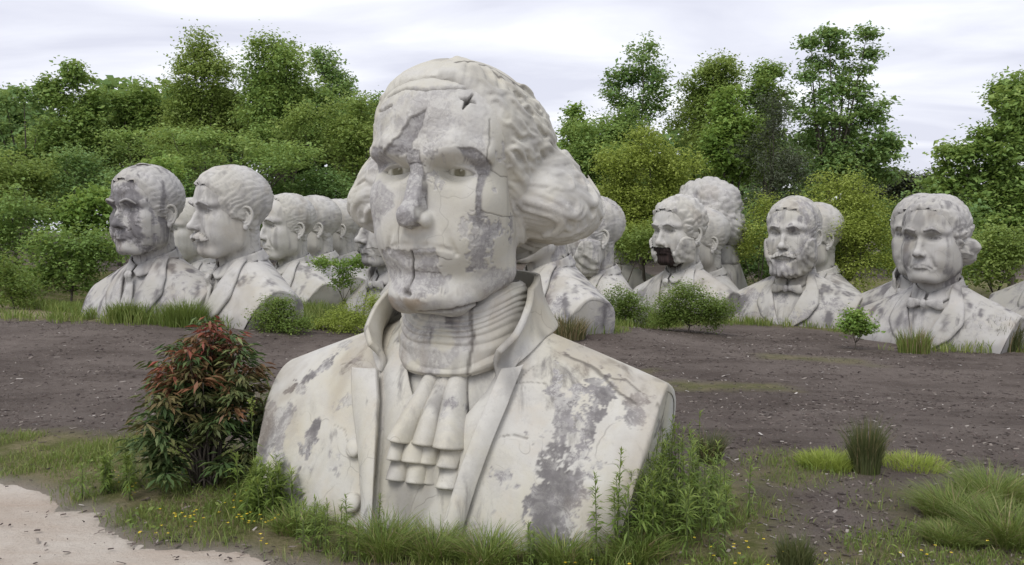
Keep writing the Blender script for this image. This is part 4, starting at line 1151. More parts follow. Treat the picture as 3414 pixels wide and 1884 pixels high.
    # coat with lapels
    o_ = {'tie': 0.20, 'bow': 0.24, 'high': 0.24}[neck]
    eL = [(-o_ - 0.02, 0.06), (-o_ - 0.02, -0.24), (-o_ * 0.80, -0.42), (-o_ * 0.42, -0.66), (-0.02, -1.1)]
    eR = [(-x_, z_) for x_, z_ in eL]
    op = eL + eR[::-1]
    def cd(x, z):
        Pn = np.stack([x, 0 * x, z], -1)
        return -0.13 * sstep(0.0, -0.025, poly_sd(x, z, op)) + 0.014 * fbm(Pn, 3.0, 3, seed)
    V, F_ = torso_mesh(b, int(63 * fine) | 1, int(42 * fine), 8, cd)
    F_ = fix_out(to_local(V), F_)
    cw = wear_of(V, seed + 7, flake * 1.15, min(1.0, stain_shade * 1.9))
    cw['stain_shade'] = np.maximum(cw['stain_shade'], 0.5 * sstep(zb + 0.24, zb + 0.06, V[:, 2] + 0.06 * fbm(V, 6.0, 4, seed)))  # coat gets darker near its bottom edge
    coat = part('coat', to_local(V), F_, None, cw)
    def child(name, V, F_, par, fl=0.6, m=None):
        F_ = fix_out(V, F_)
        return link(name, mesh_from(name, V, F_, True, wear_of(hcoord(V), seed + 11, flake * fl, stain_shade)), m or mt, par)
    for s_ in (-1, 1):
        inn = [(s_ * -x_, z_) for x_, z_ in [(-0.20, 0.0), (eL[1][0] + 0.016, -0.24), (eL[2][0] + 0.016, -0.42), (eL[3][0] + 0.014, -0.66), (-0.012, max(-1.0, zb))]]
        out = [(s_ * x_, z_) for x_, z_ in [(0.27, -0.06), (0.40, -0.28), (0.44, -0.46), (0.33, -0.64), (0.06, max(-1.0, zb))]]
        V, F_ = band(b, inn if s_ < 0 else inn, out, lambda u, v: 0.010 + 0.022 * np.sin((1 - u) * math.pi * 0.55), 8, 24, 0.03)
        child('lapel', V, F_, coat)
        if neck != 'high': continue
        # standing collar round the neck
        def fn(u, v, s_=s_):
            ang = np.radians(np.interp(u, [0, 1], [48 if neck != 'high' else 44, 180])); ad = np.degrees(ang)
            rb_ = np.interp(ad, [44, 60, 90, 130, 180], [0.36, 0.38, 0.38, 0.37, 0.35]); zb_ = np.interp(ad, [44, 60, 90, 130, 180], [-0.30, -0.22, -0.15, -0.12, -0.12])
            hi = 0.09 if neck == 'high' else 0.0
            zr = np.interp(ad, [44, 60, 90, 130, 180], [-0.17, -0.09, 0.0, 0.04, 0.05]) + hi
            r = rb_ + np.interp(ad, [44, 70, 100, 180], [0.03, -0.03, -0.06, -0.06]) * v
            return to_local(np.stack([s_ * r * np.sin(ang), -0.12 + r * np.cos(ang), zb_ + (zr - zb_) * v], -1))
        V, F_ = thick(fn, 26, 7, 0.026 * s_)
        child('collar', V, F_, coat)
    # shirt
    V, F_ = band(b, [(-0.30, -0.06), (-0.24, -0.3), (-0.13, -0.66), (-0.08, zb)], [(0.30, -0.06), (0.24, -0.3), (0.13, -0.66), (0.08, zb)], lambda u, v: -0.05 + 0.008 * np.cos(u * 22), 26, 14, 0.03)
    shirt = part('shirt', V, fix_out(V, F_), None, wear_of(hcoord(V), seed + 13, flake * 0.5, stain_shade))
    for s_ in (-1, 1):
        def fn(u, v, s_=s_):
            ang = np.radians(6 + 174 * u); ad = np.degrees(ang)
            r = 0.258 + 0.03 * (1 - v); zt = np.interp(ad, [6, 20, 60, 120, 180], [-0.12, -0.095, -0.02, 0.06, 0.10]); zb_ = np.interp(ad, [6, 14, 30, 60, 120, 180], [-0.19, -0.26, -0.24, -0.17, -0.06, 0.0]) if neck != 'high' else np.interp(ad, [6, 180], [-0.26, -0.18])
            return to_local(np.stack([s_ * r * np.sin(ang), -0.10 + r * np.cos(ang) * 1.02 + 0.05 * (1 - v) * np.cos(ang), zb_ + (zt - zb_) * v], -1))
        V, F_ = thick(fn, 26, 6, 0.02 * s_)
        child('shirt_collar', V, F_, shirt)
    if neck == 'tie':
        mb = MB()
        tt = np.linspace(0, 1, 26)
        pz = -0.19 - 0.60 * tt
        wd = np.interp(tt, [0, 0.02, 0.10, 0.17, 0.22, 0.6, 1], [0.03, 0.05, 0.056, 0.035, 0.045, 0.085, 0.095])
        px_ = np.zeros(26)
        f_ = f_front(b, px_, np.minimum(pz, -0.2)) + np.interp(tt, [0, 0.08, 0.16, 0.24, 1], [0.10, 0.105, 0.07, 0.03, 0.0])
        V, F_ = tube(np.stack([px_, f_, pz], -1), wd, 14, 0.42, np.tile([0.0, 1.0, 0.0], (26, 1)))
        V = to_local(V); F_ = np.array([list(f) for f in F_])
        me = mesh_from('necktie', V, quads_tris(fix_out(V, F_)), True, wear_of(hcoord(V), seed + 15, flake * 0.5, stain_shade))
        o = link('necktie', me, mt, root, (0, 0, zoff)); o.scale = (hs,) * 3
    else:
        mb = MB(); tt = np.linspace(0, 1, 20)
        for s_ in (-1, 1):
            px_ = s_ * np.interp(tt, [0, 1], [0.02, 0.20]); pz = -0.245 + 0.006 * np.sin(tt * 6)
            wd = np.interp(tt, [0, 0.25, 0.8, 1], [0.028, 0.04, 0.066, 0.06])
            f_ = np.full(20, 0.268) - 0.05 * tt ** 2 + 0.008 * np.sin(tt * 9)
            V, F_ = tube(np.stack([px_, f_, pz + 0 * tt], -1), wd, 12, 0.32, np.tile([0.0, 1.0, 0.0], (20, 1)))
            mb.add(V, F_)
        V, F_ = tube(np.array([[0, 0.275, -0.205], [0, 0.288, -0.225], [0, 0.288, -0.265], [0, 0.275, -0.285]]), [0.026, 0.034, 0.034, 0.026], 12, 0.8, np.tile([0.0, 1.0, 0.0], (4, 1)))
        mb.add(V, F_)
        V, F_ = mb.arr(); V = to_local(V)
        me = mesh_from('bow_tie', V, quads_tris(F_[:, ::-1]), True, wear_of(hcoord(V), seed + 15, flake * 0.4, stain_shade))
        o = link('bow_tie', me, mt, root, (0, 0, zoff)); o.scale = (hs,) * 3
    if sub: sub(root, head, part, P, thf, ph, rf)
    return root
# ------------------------------------------------------------------ the rows of busts behind
def m_darkface(P, w):
    x, f, z = P.T
    m = sstep(0.03, -0.03, ragged(P, [(-0.30, 0.80), (0.2, 0.82), (0.27, 0.6), (0.2, 0.42), (0.26, 0.2), (0.22, 0.05), (0.0, 0.0), (-0.3, 0.1)], 0.10, 5.0, 3)) * (f > 0.05)
    k = fbm(P, 6.5, 5, 23, 0.6)
    w['bare'] = np.maximum(w['bare'], m * sstep(-0.25, -0.1, k)); w['stain_shade'] = np.maximum(w['stain_shade'], 0.9 * m * sstep(0.0, 0.12, k + 0.35 * sstep(0.15, 0.0, np.abs(z - 0.62))))
    w['crack'] = np.maximum(w['crack'], 0.6 * m * sstep(0.05, 0.02, np.abs(k + 0.07)))
    return 0.010 * m * sstep(-0.12, -0.02, k)
def m_brokenjaw(P, w):
    x, f, z = P.T
    sd = ragged(P, [(-0.32, 0.27), (0.13, 0.265), (0.155, 0.12), (0.22, 0.06), (0.08, -0.06), (-0.14, -0.06), (-0.32, 0.02)], 0.014, 9.0, 3)
    m = sstep(0.008, -0.008, sd) * (f > 0.1)
    w['crack'] = np.maximum(w['crack'], m); w['bare'] = np.maximum(w['bare'], m); w['stain_shade'] = np.maximum(w['stain_shade'], m)
    cr = sstep(0.006, 0.002, line_d(x + 0.01 * fbm(P, 9, 3, 4), z + 0.012 * fbm(P, 9, 3, 5), [(-0.25, 0.60), (0.0, 0.605), (0.22, 0.60)])) * (f > 0.1)
    cr = np.maximum(cr, sstep(0.005, 0.001, np.abs(sd - 0.006)) * (f > 0.1))
    w['crack'] = np.maximum(w['crack'], 0.6 * cr)
    return 0.030 * m
def m_streaks(P, w):
    x, f, z = P.T
    m = sstep(0.50, 0.62, z) * (f > 0.0) * sstep(-0.25, 0.15, fbm(P * np.array([16, 16, 0.6]), 1.0, 3, 5)) * sstep(0.25, 0.1, x)
    w['stain_shade'] = np.maximum(w['stain_shade'], 0.42 * m)
    return 0.0
def m_crackface(P, w):
    x, f, z = P.T
    for zz in (0.13, 0.235, 0.56): w['crack'] = np.maximum(w['crack'], 0.9 * sstep(0.009, 0.004, np.abs(z - zz - 0.02 * fbm(P, 8, 3, int(zz * 50)))) * (f > 0.12))
    return 0.0
def m_templescabs(P, w):
    x, f, z = P.T
    for c in ((0.20, 0.71), (-0.22, 0.70), (0.25, 0.14), (0.11, 0.59)):
        m = sstep(0.006, -0.006, np.hypot(x - c[0], (z - c[1]) * 0.55) - 0.035 + 0.03 * fbm(P, 10, 4, 7)) * (f > 0.05)
        w['bare'] = np.maximum(w['bare'], m); w['stain_shade'] = np.maximum(w['stain_shade'], 0.6 * m)
    return 0.0
def loose_flake(root, head, part, P, thf, ph, rf):
    """sheet of plaster lifting off the crown"""
    def fn(u, v):
        th = np.radians(-60 + 120 * u); r = 0.085 * v ** 0.8
        x = 0.02 + r * np.sin(th) * 1.2; f = 0.10 - r * 1.6 * v + 0.05
        return to_local(np.stack([x, f, 1.008 + 0.02 * u + 0.015 * np.sin(3 * v)], -1))
    V, F = thick(fn, 16, 12, 0.012)
    part('loose_flake', V, fix_out(V, F), None, wear_of(np.stack([V[:, 0], -V[:, 1], V[:, 2]], -1), 9, 0.3, 0.3))

def charred_hollow(root, head, part, P, thf, ph, rf):
    """the dark wooden core that shows where mouth and chin have broken away"""
    TH, PH = np.meshgrid(thf, ph); D = dir_of(TH.ravel(), PH.ravel()); Q = HC + rf.reshape(-1, 1) * D
    x, f, z = Q.T
    sd = ragged(Q, [(-0.32, 0.27), (0.13, 0.265), (0.155, 0.12), (0.22, 0.06), (0.08, -0.06), (-0.14, -0.06), (-0.32, 0.02)], 0.014, 9.0, 3)
    k = (sd < 0.0) & (f > 0.1)
    V = HC + (rf.ravel() - 0.016 - 0.006 * (np.floor(x * 26) % 2))[:, None] * D
    F = grid_faces_wrap(*rf.shape); F = F[k[F].all(1)]; used, inv = np.unique(F, return_inverse=True)
    o = part('broken_mouth', to_local(V[used]), inv.reshape(F.shape)[:, ::-1], None, None, M_HOLE)
    o['label'] = 'black charred hollow where the mouth broke away'

def build_rows():
    mk = make_bust
    # left-hand rows
    mk('bust with dark scabbed face and necktie, leftmost of all the busts', 492, 845, 285, -46, dict(jw=1.14, fat=1.12, nose=0.6, mcurve=0.012, brow=1.3), 'short', None, 'tie', 0.40, 0.8, 1, seed=3, mask=m_darkface, sub=loose_flake, fine=1.15)
    mk('pale bust with a bushy moustache and a smooth blank temple, in profile', 772, 853, 289, -66, dict(jw=1.10, fat=1.15, nose=0.62, jz=-0.01), 'side', 'moustache', 'tie', 0.02, 0.45, 0, seed=4, fine=1.2)
    mk('pale distant bust glimpsed between the scab-faced bust and the moustached bust', 634, 866, 200, -60, None, 'receding', None, 'tie', 0.05, 0.3, 0, seed=12, fine=0.7)
    mk('clean-shaven bust in profile right behind the moustached bust, its round cut shoulder showing', 958, 862, 211, -60, dict(nose=0.62, jw=1.1, fat=1.15), 'receding', None, 'tie', 0.08, 0.40, 0, seed=15, fine=0.95)
    mk('bust seen from its ear side, third head from the moustached one towards the big curls', 1046, 852, 192, -80, None, 'side', None, 'tie', 0.05, 0.3, 0, seed=17, fine=0.75)
    mk('bust of which little more than an ear shows beside the big bust\'s left curl', 1122, 850, 180, -78, None, 'short', None, 'tie', 0.05, 0.3, 0, seed=19, fine=0.7)
    mk('far small bust facing us with a black-bottomed chin, under the big bust\'s curl', 1172, 842, 176, -12, dict(jw=0.95, fat=0.95), 'short', None, 'high', 0.1, 0.35, 0, seed=21, fine=0.7, mask=lambda P, w: w.__setitem__('stain_shade', np.maximum(w['stain_shade'], 0.95 * sstep(0.07, 0.0, P[:, 2]))) or 0.0)
    mk('bust whose cracked profile peeps out beside the big bust\'s cheek, rolled lapel below', 1296, 884, 250, -56, dict(nose=0.7, chin=1.1), 'short', None, 'high', 0.35, 0.6, 1, seed=23, fine=0.9, mask=m_crackface)
    # right-hand rows
    mk('bust hidden behind the big one but for its round grey cut shoulder', 1800, 870, 292, -60, None, 'short', None, 'tie', 0.40, 0.5, 2, seed=25, fine=0.9)
    mk('bust with a long beard tucked behind the big bust\'s right curls', 1972, 900, 238, -66, None, 'short', 'long', 'tie', 0.25, 0.4, 2, seed=27, fine=0.9)
    mk('back of a far bust\'s head just right of the bearded bust by the curls', 2048, 868, 178, 170, None, 'side', None, 'tie', 0.05, 0.3, 0, seed=29, fine=0.7)
    mk('bust with side whiskers whose mouth is a black broken hole', 2262, 884, 222, -40, dict(nose=0.55, jw=1.05), 'curly', 'chops', 'tie', 0.06, 0.35, 0, seed=31, fine=1.05, mask=m_brokenjaw, sub=charred_hollow)
    mk('bust half hidden behind the whiskered one with the black mouth, its ear showing', 2338, 905, 205, -62, None, 'short', None, 'tie', 0.06, 0.3, 0, seed=33, fine=0.7)
    mk('bust turned away with thick curly hair and high collar, tallest in the right row', 2350, 848, 243, -104, None, 'long', None, 'high', 0.25, 0.6, 1, seed=35, fine=1.0, zb=-1.05, ear=False, hs=3.35)
    mk('bust with a full short beard and bow tie, flaked coat, facing us', 2645, 900, 238, -20, dict(nose=0.58, jw=1.12, fat=1.14, brow=1.3, mcurve=0.004), 'short', 'full', 'bow', 0.30, 0.5, 2, seed=37, fine=1.1, mask=m_templescabs)
    mk('bust behind the full-bearded one with only an ear and swept hair showing', 2712, 898, 214, -55, None, 'side', None, 'tie', 0.06, 0.3, 0, seed=39, fine=0.75)
    mk('frowning clean-shaven bust with bow tie, rounded side hair and grey streaked forehead', 3118, 938, 284, -24, dict(jw=1.14, fat=1.15, nose=0.58, brow=1.35, mcurve=0.016, lip=1.1), 'sidecurl', None, 'bow', 0.16, 0.75, 1, seed=41, fine=1.15, mask=m_streaks, ear=False)
    mk('bust mostly hidden behind the frowning bow-tied one, to its left', 3068, 912, 256, -18, None, 'side', None, 'high', 0.1, 0.5, 1, seed=43, fine=0.8)
    mk('near bust cut off by the right edge of the picture, only its shoulder showing', 3652, 950, 300, -14, None, 'short', None, 'tie', 0.3, 0.65, 1, seed=45, fine=0.9)
    mk('bust at the right edge behind the nearest cut-off shoulder, striped lapel showing', 3530, 905, 240, -18, None, 'side', None, 'tie', 0.2, 0.6, 1, seed=47, fine=0.8)
# ------------------------------------------------------------------ ground
BASES = []
def terrain_setup():
    for o in bpy.data.objects:
        if o.name.startswith('portrait_bust'): BASES.append(tuple(o.location))
    pts = [p for p in BASES if p[1] > 15]
    pts += [(x, y, 0.30) for x in (-9, -5, -1, 3, 7) for y in (5, 9, 12.5)] + [(-14, 12, 0.32), (13, 12, 0.25), (-12, 18, 0.42), (-5, 19, 0.32), (2, 20, 0.15), (10, 19, 0.05), (18, 22, -0.1)]
    pts += [(-26, 30, 1.1), (-34, 45, 2.2), (-20, 45, 1.4), (-8, 52, 0.9), (5, 55, 0.5), (20, 50, 0.2), (34, 45, 0.0), (40, 30, -0.2), (-60, 80, 4.0), (0, 90, 1.5), (60, 80, 0.6)]
    return np.array(pts)
TP = None
_GX = np.arange(-60.0, 60.01, 0.25); _GY = np.arange(0.0, 90.01, 0.25); _GG = None
def gz(x, y):
    """height of the ground, read off a fine table of it"""
    global _GG
    x = np.asarray(x, float); y = np.asarray(y, float)
    if _GG is None: _GG = gz_exact(*np.meshgrid(_GX, _GY))
    if (np.abs(x) > 59).any() or (y < 0.5).any() or (y > 89).any(): return gz_exact(x, y)
    u = (x + 60) / 0.25; v = y / 0.25
    i = np.floor(u).astype(int); j = np.floor(v).astype(int); a = u - i; b = v - j
    return (_GG[j, i] * (1 - a) + _GG[j, i + 1] * a) * (1 - b) + (_GG[j + 1, i] * (1 - a) + _GG[j + 1, i + 1] * a) * b
def gz_exact(x, y):
    x = np.asarray(x, float); y = np.asarray(y, float); sh = x.shape
    x = x.ravel(); y = y.ravel()
    num = np.zeros(len(x)); den = np.zeros(len(x))
    for px, py, pz in TP:
        w = 1.0 / ((x - px) ** 2 + (y - py) ** 2 + 1.5) ** 1.7
        num += w * pz; den += w
    z = num / den
    P = np.stack([x, y, np.zeros(len(x))], -1)
    z = z + 0.05 * fbm(P, 0.35, 3, 3) + 0.018 * fbm(P, 1.7, 3, 4)
    return z.reshape(sh)

# edges drawn on the ground, metres
ROAD = [(-14.0, 13.9), (-9.5, 13.3), (-7.4, 12.7), (-6.2, 11.95), (-5.3, 11.2), (-4.4, 10.55), (-3.6, 10.05), (-2.9, 9.65), (-1.9, 9.2), (-0.5, 8.75), (2, 8.3), (6, 7.9), (14, 7.2), (14, -6), (-14, -6)]
GREENS = [  # grassy strips: polygon, strength
    ([(-14, 13.2), (-14, 16.3), (-8, 15.5), (-5.6, 15.0), (-4.2, 14.2), (-3.3, 13.2), (-3.2, 11.5), (-2.6, 11.0), (2.2, 11.0), (2.9, 12.6), (3.3, 11.8), (3.2, 8.0), (-1.5, 8.2), (-4.0, 9.2), (-5.8, 10.4), (-7.8, 12.0)], 1.0),
    ([(2.4, 8.4), (6.2, 7.8), (7, 9.8), (6.4, 11.8), (5.2, 12.3), (4.6, 10.6), (3.3, 9.8), (2.5, 9.6)], 0.8),
    ([(3.0, 12.6), (3.6, 11.9), (5.2, 12.9), (5.6, 13.8), (4.0, 14.2)], 0.7),
    ([(-30, 33), (-15.5, 27.6), (-12.6, 26.6), (-10.2, 25.8), (-7.0, 26.2), (-4.2, 29), (-1.8, 31), (-2, 44), (-40, 50)], 1.0),
    ([(-3, 31), (0.5, 27), (2.6, 25.6), (4.8, 30), (7.5, 33), (10.5, 31.6), (13.0, 27.5), (16.0, 25.9), (24, 24.5), (60, 26), (60, 60), (-3, 60)], 1.0),
    ([(3.8, 20.4), (6.6, 20.0), (6.4, 21.4), (3.6, 21.6)], 0.8), ([(0.6, 22.2), (3.4, 21.8), (3.6, 23.0), (0.8, 23.4)], 0.6), ([(6.5, 23.0), (9.5, 22.6), (9.2, 23.8), (6.6, 24.0)], 0.6), ([(-7, 18.5), (-4, 18.0), (-4.5, 19.4), (-7, 19.6)], 0.35),
]
TRAIL = [(-15.0, 29.5), (-17.0, 31.0), (-19.5, 32.5), (-24, 33.5)]
NK = 3.3 / 3.6          # near things were laid out for a flat plane 3.6 m below the camera; the ground there is 3.3 m below it
ROAD = [(x_ * NK, y_ * NK) for x_, y_ in ROAD]
GREENS = [([(x_ * NK, y_ * NK) if max(p_[1] for p_ in po) < 24 else (x_, y_) for x_, y_ in po], k_) for po, k_ in GREENS]
def zones(x, y):
    P = np.stack([x, y, np.zeros(len(x))], -1)
    n1 = fbm(P, 0.9, 4, 5); n2 = fbm(P, 3.5, 3, 6)
    road = sstep(0.5, -0.25, poly_sd(x, y, ROAD) + 0.12 + 0.45 * n1 + 0.18 * n2)
    gr = np.zeros(len(x))
    for poly, k in GREENS:
        far = y > 20
        sd = poly_sd(x, y, poly) + np.where(far, 0.6, 0.5) * n1 + 0.2 * n2
        gr = np.maximum(gr, k * sstep(0.35, -0.55, sd))
    tr = sstep(1.3, 0.4, line_d(x, y, TRAIL) + 0.5 * n1)
    return road, gr * (1 - road), tr
def build_ground():
    global TP
    TP = terrain_setup()
    def axis(lo, a, b, hi, fine, coarse_n):
        return np.r_[lo + (a - lo) * (1 - np.linspace(1, 0, coarse_n, endpoint=False) ** 2.2)[:-1] if False else np.linspace(0, 1, coarse_n, endpoint=False) ** 0.45 * (a - lo) + lo, np.arange(a, b, fine), b + (hi - b) * np.linspace(0, 1, coarse_n) ** 2.2]
    xs = axis(-300, -16, 19, 300, 0.17, 40); ys = axis(-8, 6.5, 32, 700, 0.17, 50)
    X, Y = np.meshgrid(xs, ys)
    Z = gz(X, Y) if X.size < 9e5 else None
    far = np.clip((Y - 90) / 300, 0, 1)
    road, gr, tr = zones(X.ravel(), Y.ravel())
    P = np.stack([X.ravel(), Y.ravel(), np.zeros(X.size)], -1)
    z = Z.ravel() + 0.012 * fbm(P, 5.0, 3, 9) * (1 - road) - 0.05 * road
    m, nt, b = new_mat('wood_chip_ground'); g = NT(nt)
    co = g.n('ShaderNodeTexCoord').outputs['Object']
    n_big = g.noise(co, 0.35, 5, 0.6, 0.5); n_mid = g.noise(co, 2.2, 6, 0.65); n_fine = g.noise(co, 16.0, 6, 0.75); n_x = g.noise(co, 55.0, 4, 0.75)
    chip = g.mix(g.step(n_big, 0.32, 0.68), (0.132, 0.107, 0.093), (0.215, 0.180, 0.158))
    chip = g.mix(g.math('MULTIPLY', g.step(n_mid, 0.45, 0.70), 0.62), chip, (0.088, 0.069, 0.060))
    trk = g.n('ShaderNodeMapping'); g.put(trk.inputs[0], co); trk.inputs['Scale'].default_value = (0.09, 0.85, 1); trk.inputs['Rotation'].default_value = (0, 0, 0.10)
    chip = g.mix(g.math('MULTIPLY', g.step(g.noise(trk.outputs[0], 1.0, 4, 0.55), 0.48, 0.62), 0.40), chip, (0.245, 0.207, 0.182))
    chip = g.mix(g.math('MULTIPLY', g.step(n_fine, 0.54, 0.66), 0.50), chip, (0.30, 0.275, 0.26))
    chip = g.mix(g.math('MULTIPLY', g.step(n_x, 0.52, 0.68), 0.40), chip, (0.05, 0.038, 0.038))
    sand = g.mix(g.step(n_big, 0.35, 0.65), (0.42, 0.355, 0.295), (0.52, 0.47, 0.41))
    sand = g.mix(g.math('MULTIPLY', g.step(n_mid, 0.46, 0.72), 0.5), sand, (0.40, 0.31, 0.24))
    sand = g.mix(g.math('MULTIPLY', g.step(n_fine, 0.55, 0.68), 0.35), sand, (0.30, 0.25, 0.21))
    grs = g.mix(g.step(n_mid, 0.35, 0.65), (0.15, 0.16, 0.055), (0.30, 0.26, 0.15))
    grs = g.mix(g.math('MULTIPLY', g.step(n_fine, 0.48, 0.62), 0.45), grs, (0.085, 0.10, 0.032))
    col = g.mix(g.attr('grass'), chip, grs)
    col = g.mix(g.attr('trail'), col, (0.36, 0.30, 0.20))
    col = g.mix(g.attr('road'), col, sand)
    g.put(b.inputs['Base Color'], col); g.put(b.inputs['Roughness'], 0.95); b.inputs['Specular IOR Level'].default_value = 0.1
    g.put(b.inputs['Normal'], g.bump(g.math('ADD', g.math('MULTIPLY', n_fine, 1.0), g.math('MULTIPLY', n_x, 0.5)), 1.0, 0.09))
    me = mesh_from('ground', np.stack([X.ravel(), Y.ravel(), z], -1), grid_faces(len(ys), len(xs)), True, {'grass': np.clip(gr, 0, 1), 'road': 0.9 * road, 'trail': tr})
    o = link('ground', me, m); o['kind'] = 'structure'
    # the pale dirt road as its own sheet on top, fading out in a ragged edge of loose sand
    xs2 = np.arange(-13.0, 9.0, 0.08); ys2 = np.arange(4.5, 13.4, 0.08)
    X2, Y2 = np.meshgrid(xs2, ys2)
    P2 = np.stack([X2.ravel(), Y2.ravel(), np.zeros(X2.size)], -1)
    sd = poly_sd(X2.ravel(), Y2.ravel(), ROAD) + 0.12 + 0.45 * fbm(P2, 0.9, 4, 5) + 0.20 * fbm(P2, 3.5, 3, 6) + 0.10 * fbm(P2, 11, 3, 7)
    z2 = gz(X2, Y2).ravel() - 0.05 * zones(P2[:, 0], P2[:, 1])[0] + 0.024 + 0.006 * fbm(P2, 2.0, 3, 12) + 0.012 * sstep(0.0, -1.2, sd) - 0.085 * sstep(-0.12, 0.35, sd) + 0.010 * fbm(P2, 7.0, 3, 14)
    F2 = grid_faces(len(ys2), len(xs2)); F2 = F2[(sd < 0.40)[F2].all(1)]
    used, inv = np.unique(F2, return_inverse=True)
    m2, nt, b = new_mat('pale_road_sand'); g = NT(nt)
    co = g.n('ShaderNodeTexCoord').outputs['Object']
    rut = g.n('ShaderNodeMapping'); g.put(rut.inputs[0], co); rut.inputs['Scale'].default_value = (0.25, 1.6, 1); rut.inputs['Rotation'].default_value = (0, 0, 0.45)
    c = g.mix(g.step(g.noise(co, 0.7, 5, 0.6), 0.35, 0.66), (0.43, 0.365, 0.305), (0.53, 0.48, 0.42))
    c = g.mix(g.math('MULTIPLY', g.step(g.noise(rut.outputs[0], 1.0, 5, 0.6), 0.48, 0.64), 0.5), c, (0.385, 0.30, 0.235))
    c = g.mix(g.math('MULTIPLY', g.step(g.noise(co, 18.0, 6, 0.75), 0.54, 0.66), 0.35), c, (0.33, 0.26, 0.21))
    c = g.mix(g.math('MULTIPLY', g.step(g.noise(co, 60.0, 3, 0.7), 0.60, 0.70), 0.4), c, (0.68, 0.64, 0.60))
    g.put(b.inputs['Base Color'], c); g.put(b.inputs['Roughness'], 0.95); b.inputs['Specular IOR Level'].default_value = 0.1
    g.put(b.inputs['Normal'], g.bump(g.math('ADD', g.noise(co, 14.0, 6, 0.75), g.math('MULTIPLY', g.noise(co, 2.5, 4), 1.2)), 0.8, 0.05))
    o = link('dirt_road', mesh_from('dirt_road', np.stack([P2[used, 0], P2[used, 1], z2[used]], -1), inv.reshape(F2.shape)), m2); o['kind'] = 'structure'

def build_chips():
    """loose bark and splinters over the lot: nobody could count them"""
    rng = np.random.default_rng(8)
    n = 36000
    # even in the picture's depth: more per metre near the camera
    y = 8.2 + 22.0 * rng.random(n) ** 1.5; x = (rng.random(n) - 0.5) * 1.45 * y + 0.02 * y
    road, gr, tr = zones(x, y)
    dens = fbm(np.stack([x, y, 0 * x], -1), 0.8, 3, 33)
    k = (rng.random(n) < (1 - 0.92 * road) * (1 - 0.75 * gr) * np.clip(0.65 + 0.9 * dens, 0.15, 1)) & (np.hypot((x + 0.7) / 2.6, (y - 10.6) / 1.6) > 1)
    x, y = x[k], y[k]; n = len(x)
    z = gz(x, y)
    a = rng.random(n) * math.pi; L = np.minimum(rng.lognormal(-4.1, 0.55, n), 0.045) * (0.7 + 0.05 * y); W = L * rng.uniform(0.15, 0.5, n); H = rng.uniform(0.004, 0.012, n); tl = rng.normal(0, 0.18, n)
    ca, sa = np.cos(a), np.sin(a)
    base = np.array([(-1, -1, 0), (1, -0.7, 0), (0.9, 1, 0), (-0.8, 0.8, 0), (-0.9, -0.8, 1), (0.9, -0.6, 1), (0.8, 0.8, 1), (-0.7, 0.7, 1)], float)
    V = np.empty((n, 8, 3))
    lx = base[None, :, 0] * L[:, None]; ly = base[None, :, 1] * W[:, None]; lz = base[None, :, 2] * H[:, None] + lx * tl[:, None]
    V[..., 0] = x[:, None] + lx * ca[:, None] - ly * sa[:, None]; V[..., 1] = y[:, None] + lx * sa[:, None] + ly * ca[:, None]; V[..., 2] = z[:, None] + lz + 0.004
    F = np.array([(4, 5, 6, 7), (0, 1, 5, 4), (3, 0, 4, 7)])
    FF = (F[None] + 8 * np.arange(n)[:, None, None]).reshape(-1, 4)
    tone = np.repeat(rng.random(n), 8)
    m, nt, b = new_mat('splintered_wood'); g = NT(nt)
    g.put(b.inputs['Base Color'], g.ramp(g.attr('tone'), [(0.0, (0.035, 0.026, 0.025)), (0.45, (0.10, 0.078, 0.07)), (0.78, (0.17, 0.142, 0.125)), (0.95, (0.27, 0.24, 0.21)), (1.0, (0.48, 0.45, 0.42))]))
    g.put(b.inputs['Roughness'], 0.9)
    o = link('wood_chips', mesh_from('wood_chips', V.reshape(-1, 3), FF, False, {'tone': tone}), m); o['kind'] = 'stuff'
# ------------------------------------------------------------------ foliage
def leaf_mat(name, c_lo, c_mid, c_hi, trans=0.45, red=None):
    m = bpy.data.materials.new(name); m.use_nodes = True
    nt = m.node_tree; nt.nodes.clear(); g = NT(nt)
    out = g.n('ShaderNodeOutputMaterial')
    col = g.ramp(g.attr('tone'), [(0.0, tuple(0.35 * a + 0.65 * b for a, b in zip(c_lo, c_mid))), (0.5, c_mid), (1.0, c_hi)])
    oi = g.n('ShaderNodeObjectInfo')
    if red is not None: col = g.mix(g.attr('red'), col, red)
    d = g.n('ShaderNodeBsdfPrincipled'); g.put(d.inputs['Base Color'], col); d.inputs['Roughness'].default_value = 0.55; d.inputs['Specular IOR Level'].default_value = 0.35
    t = g.n('ShaderNodeBsdfTranslucent'); g.put(t.inputs['Color'], g.mix(0.5, col, (0.28, 0.31, 0.07)) if red is None else col)
    mx = g.n('ShaderNodeMixShader'); mx.inputs[0].default_value = trans
    nt.links.new(d.outputs[0], mx.inputs[1]); nt.links.new(t.outputs[0], mx.inputs[2]); nt.links.new(mx.outputs[0], out.inputs[0])
    return m
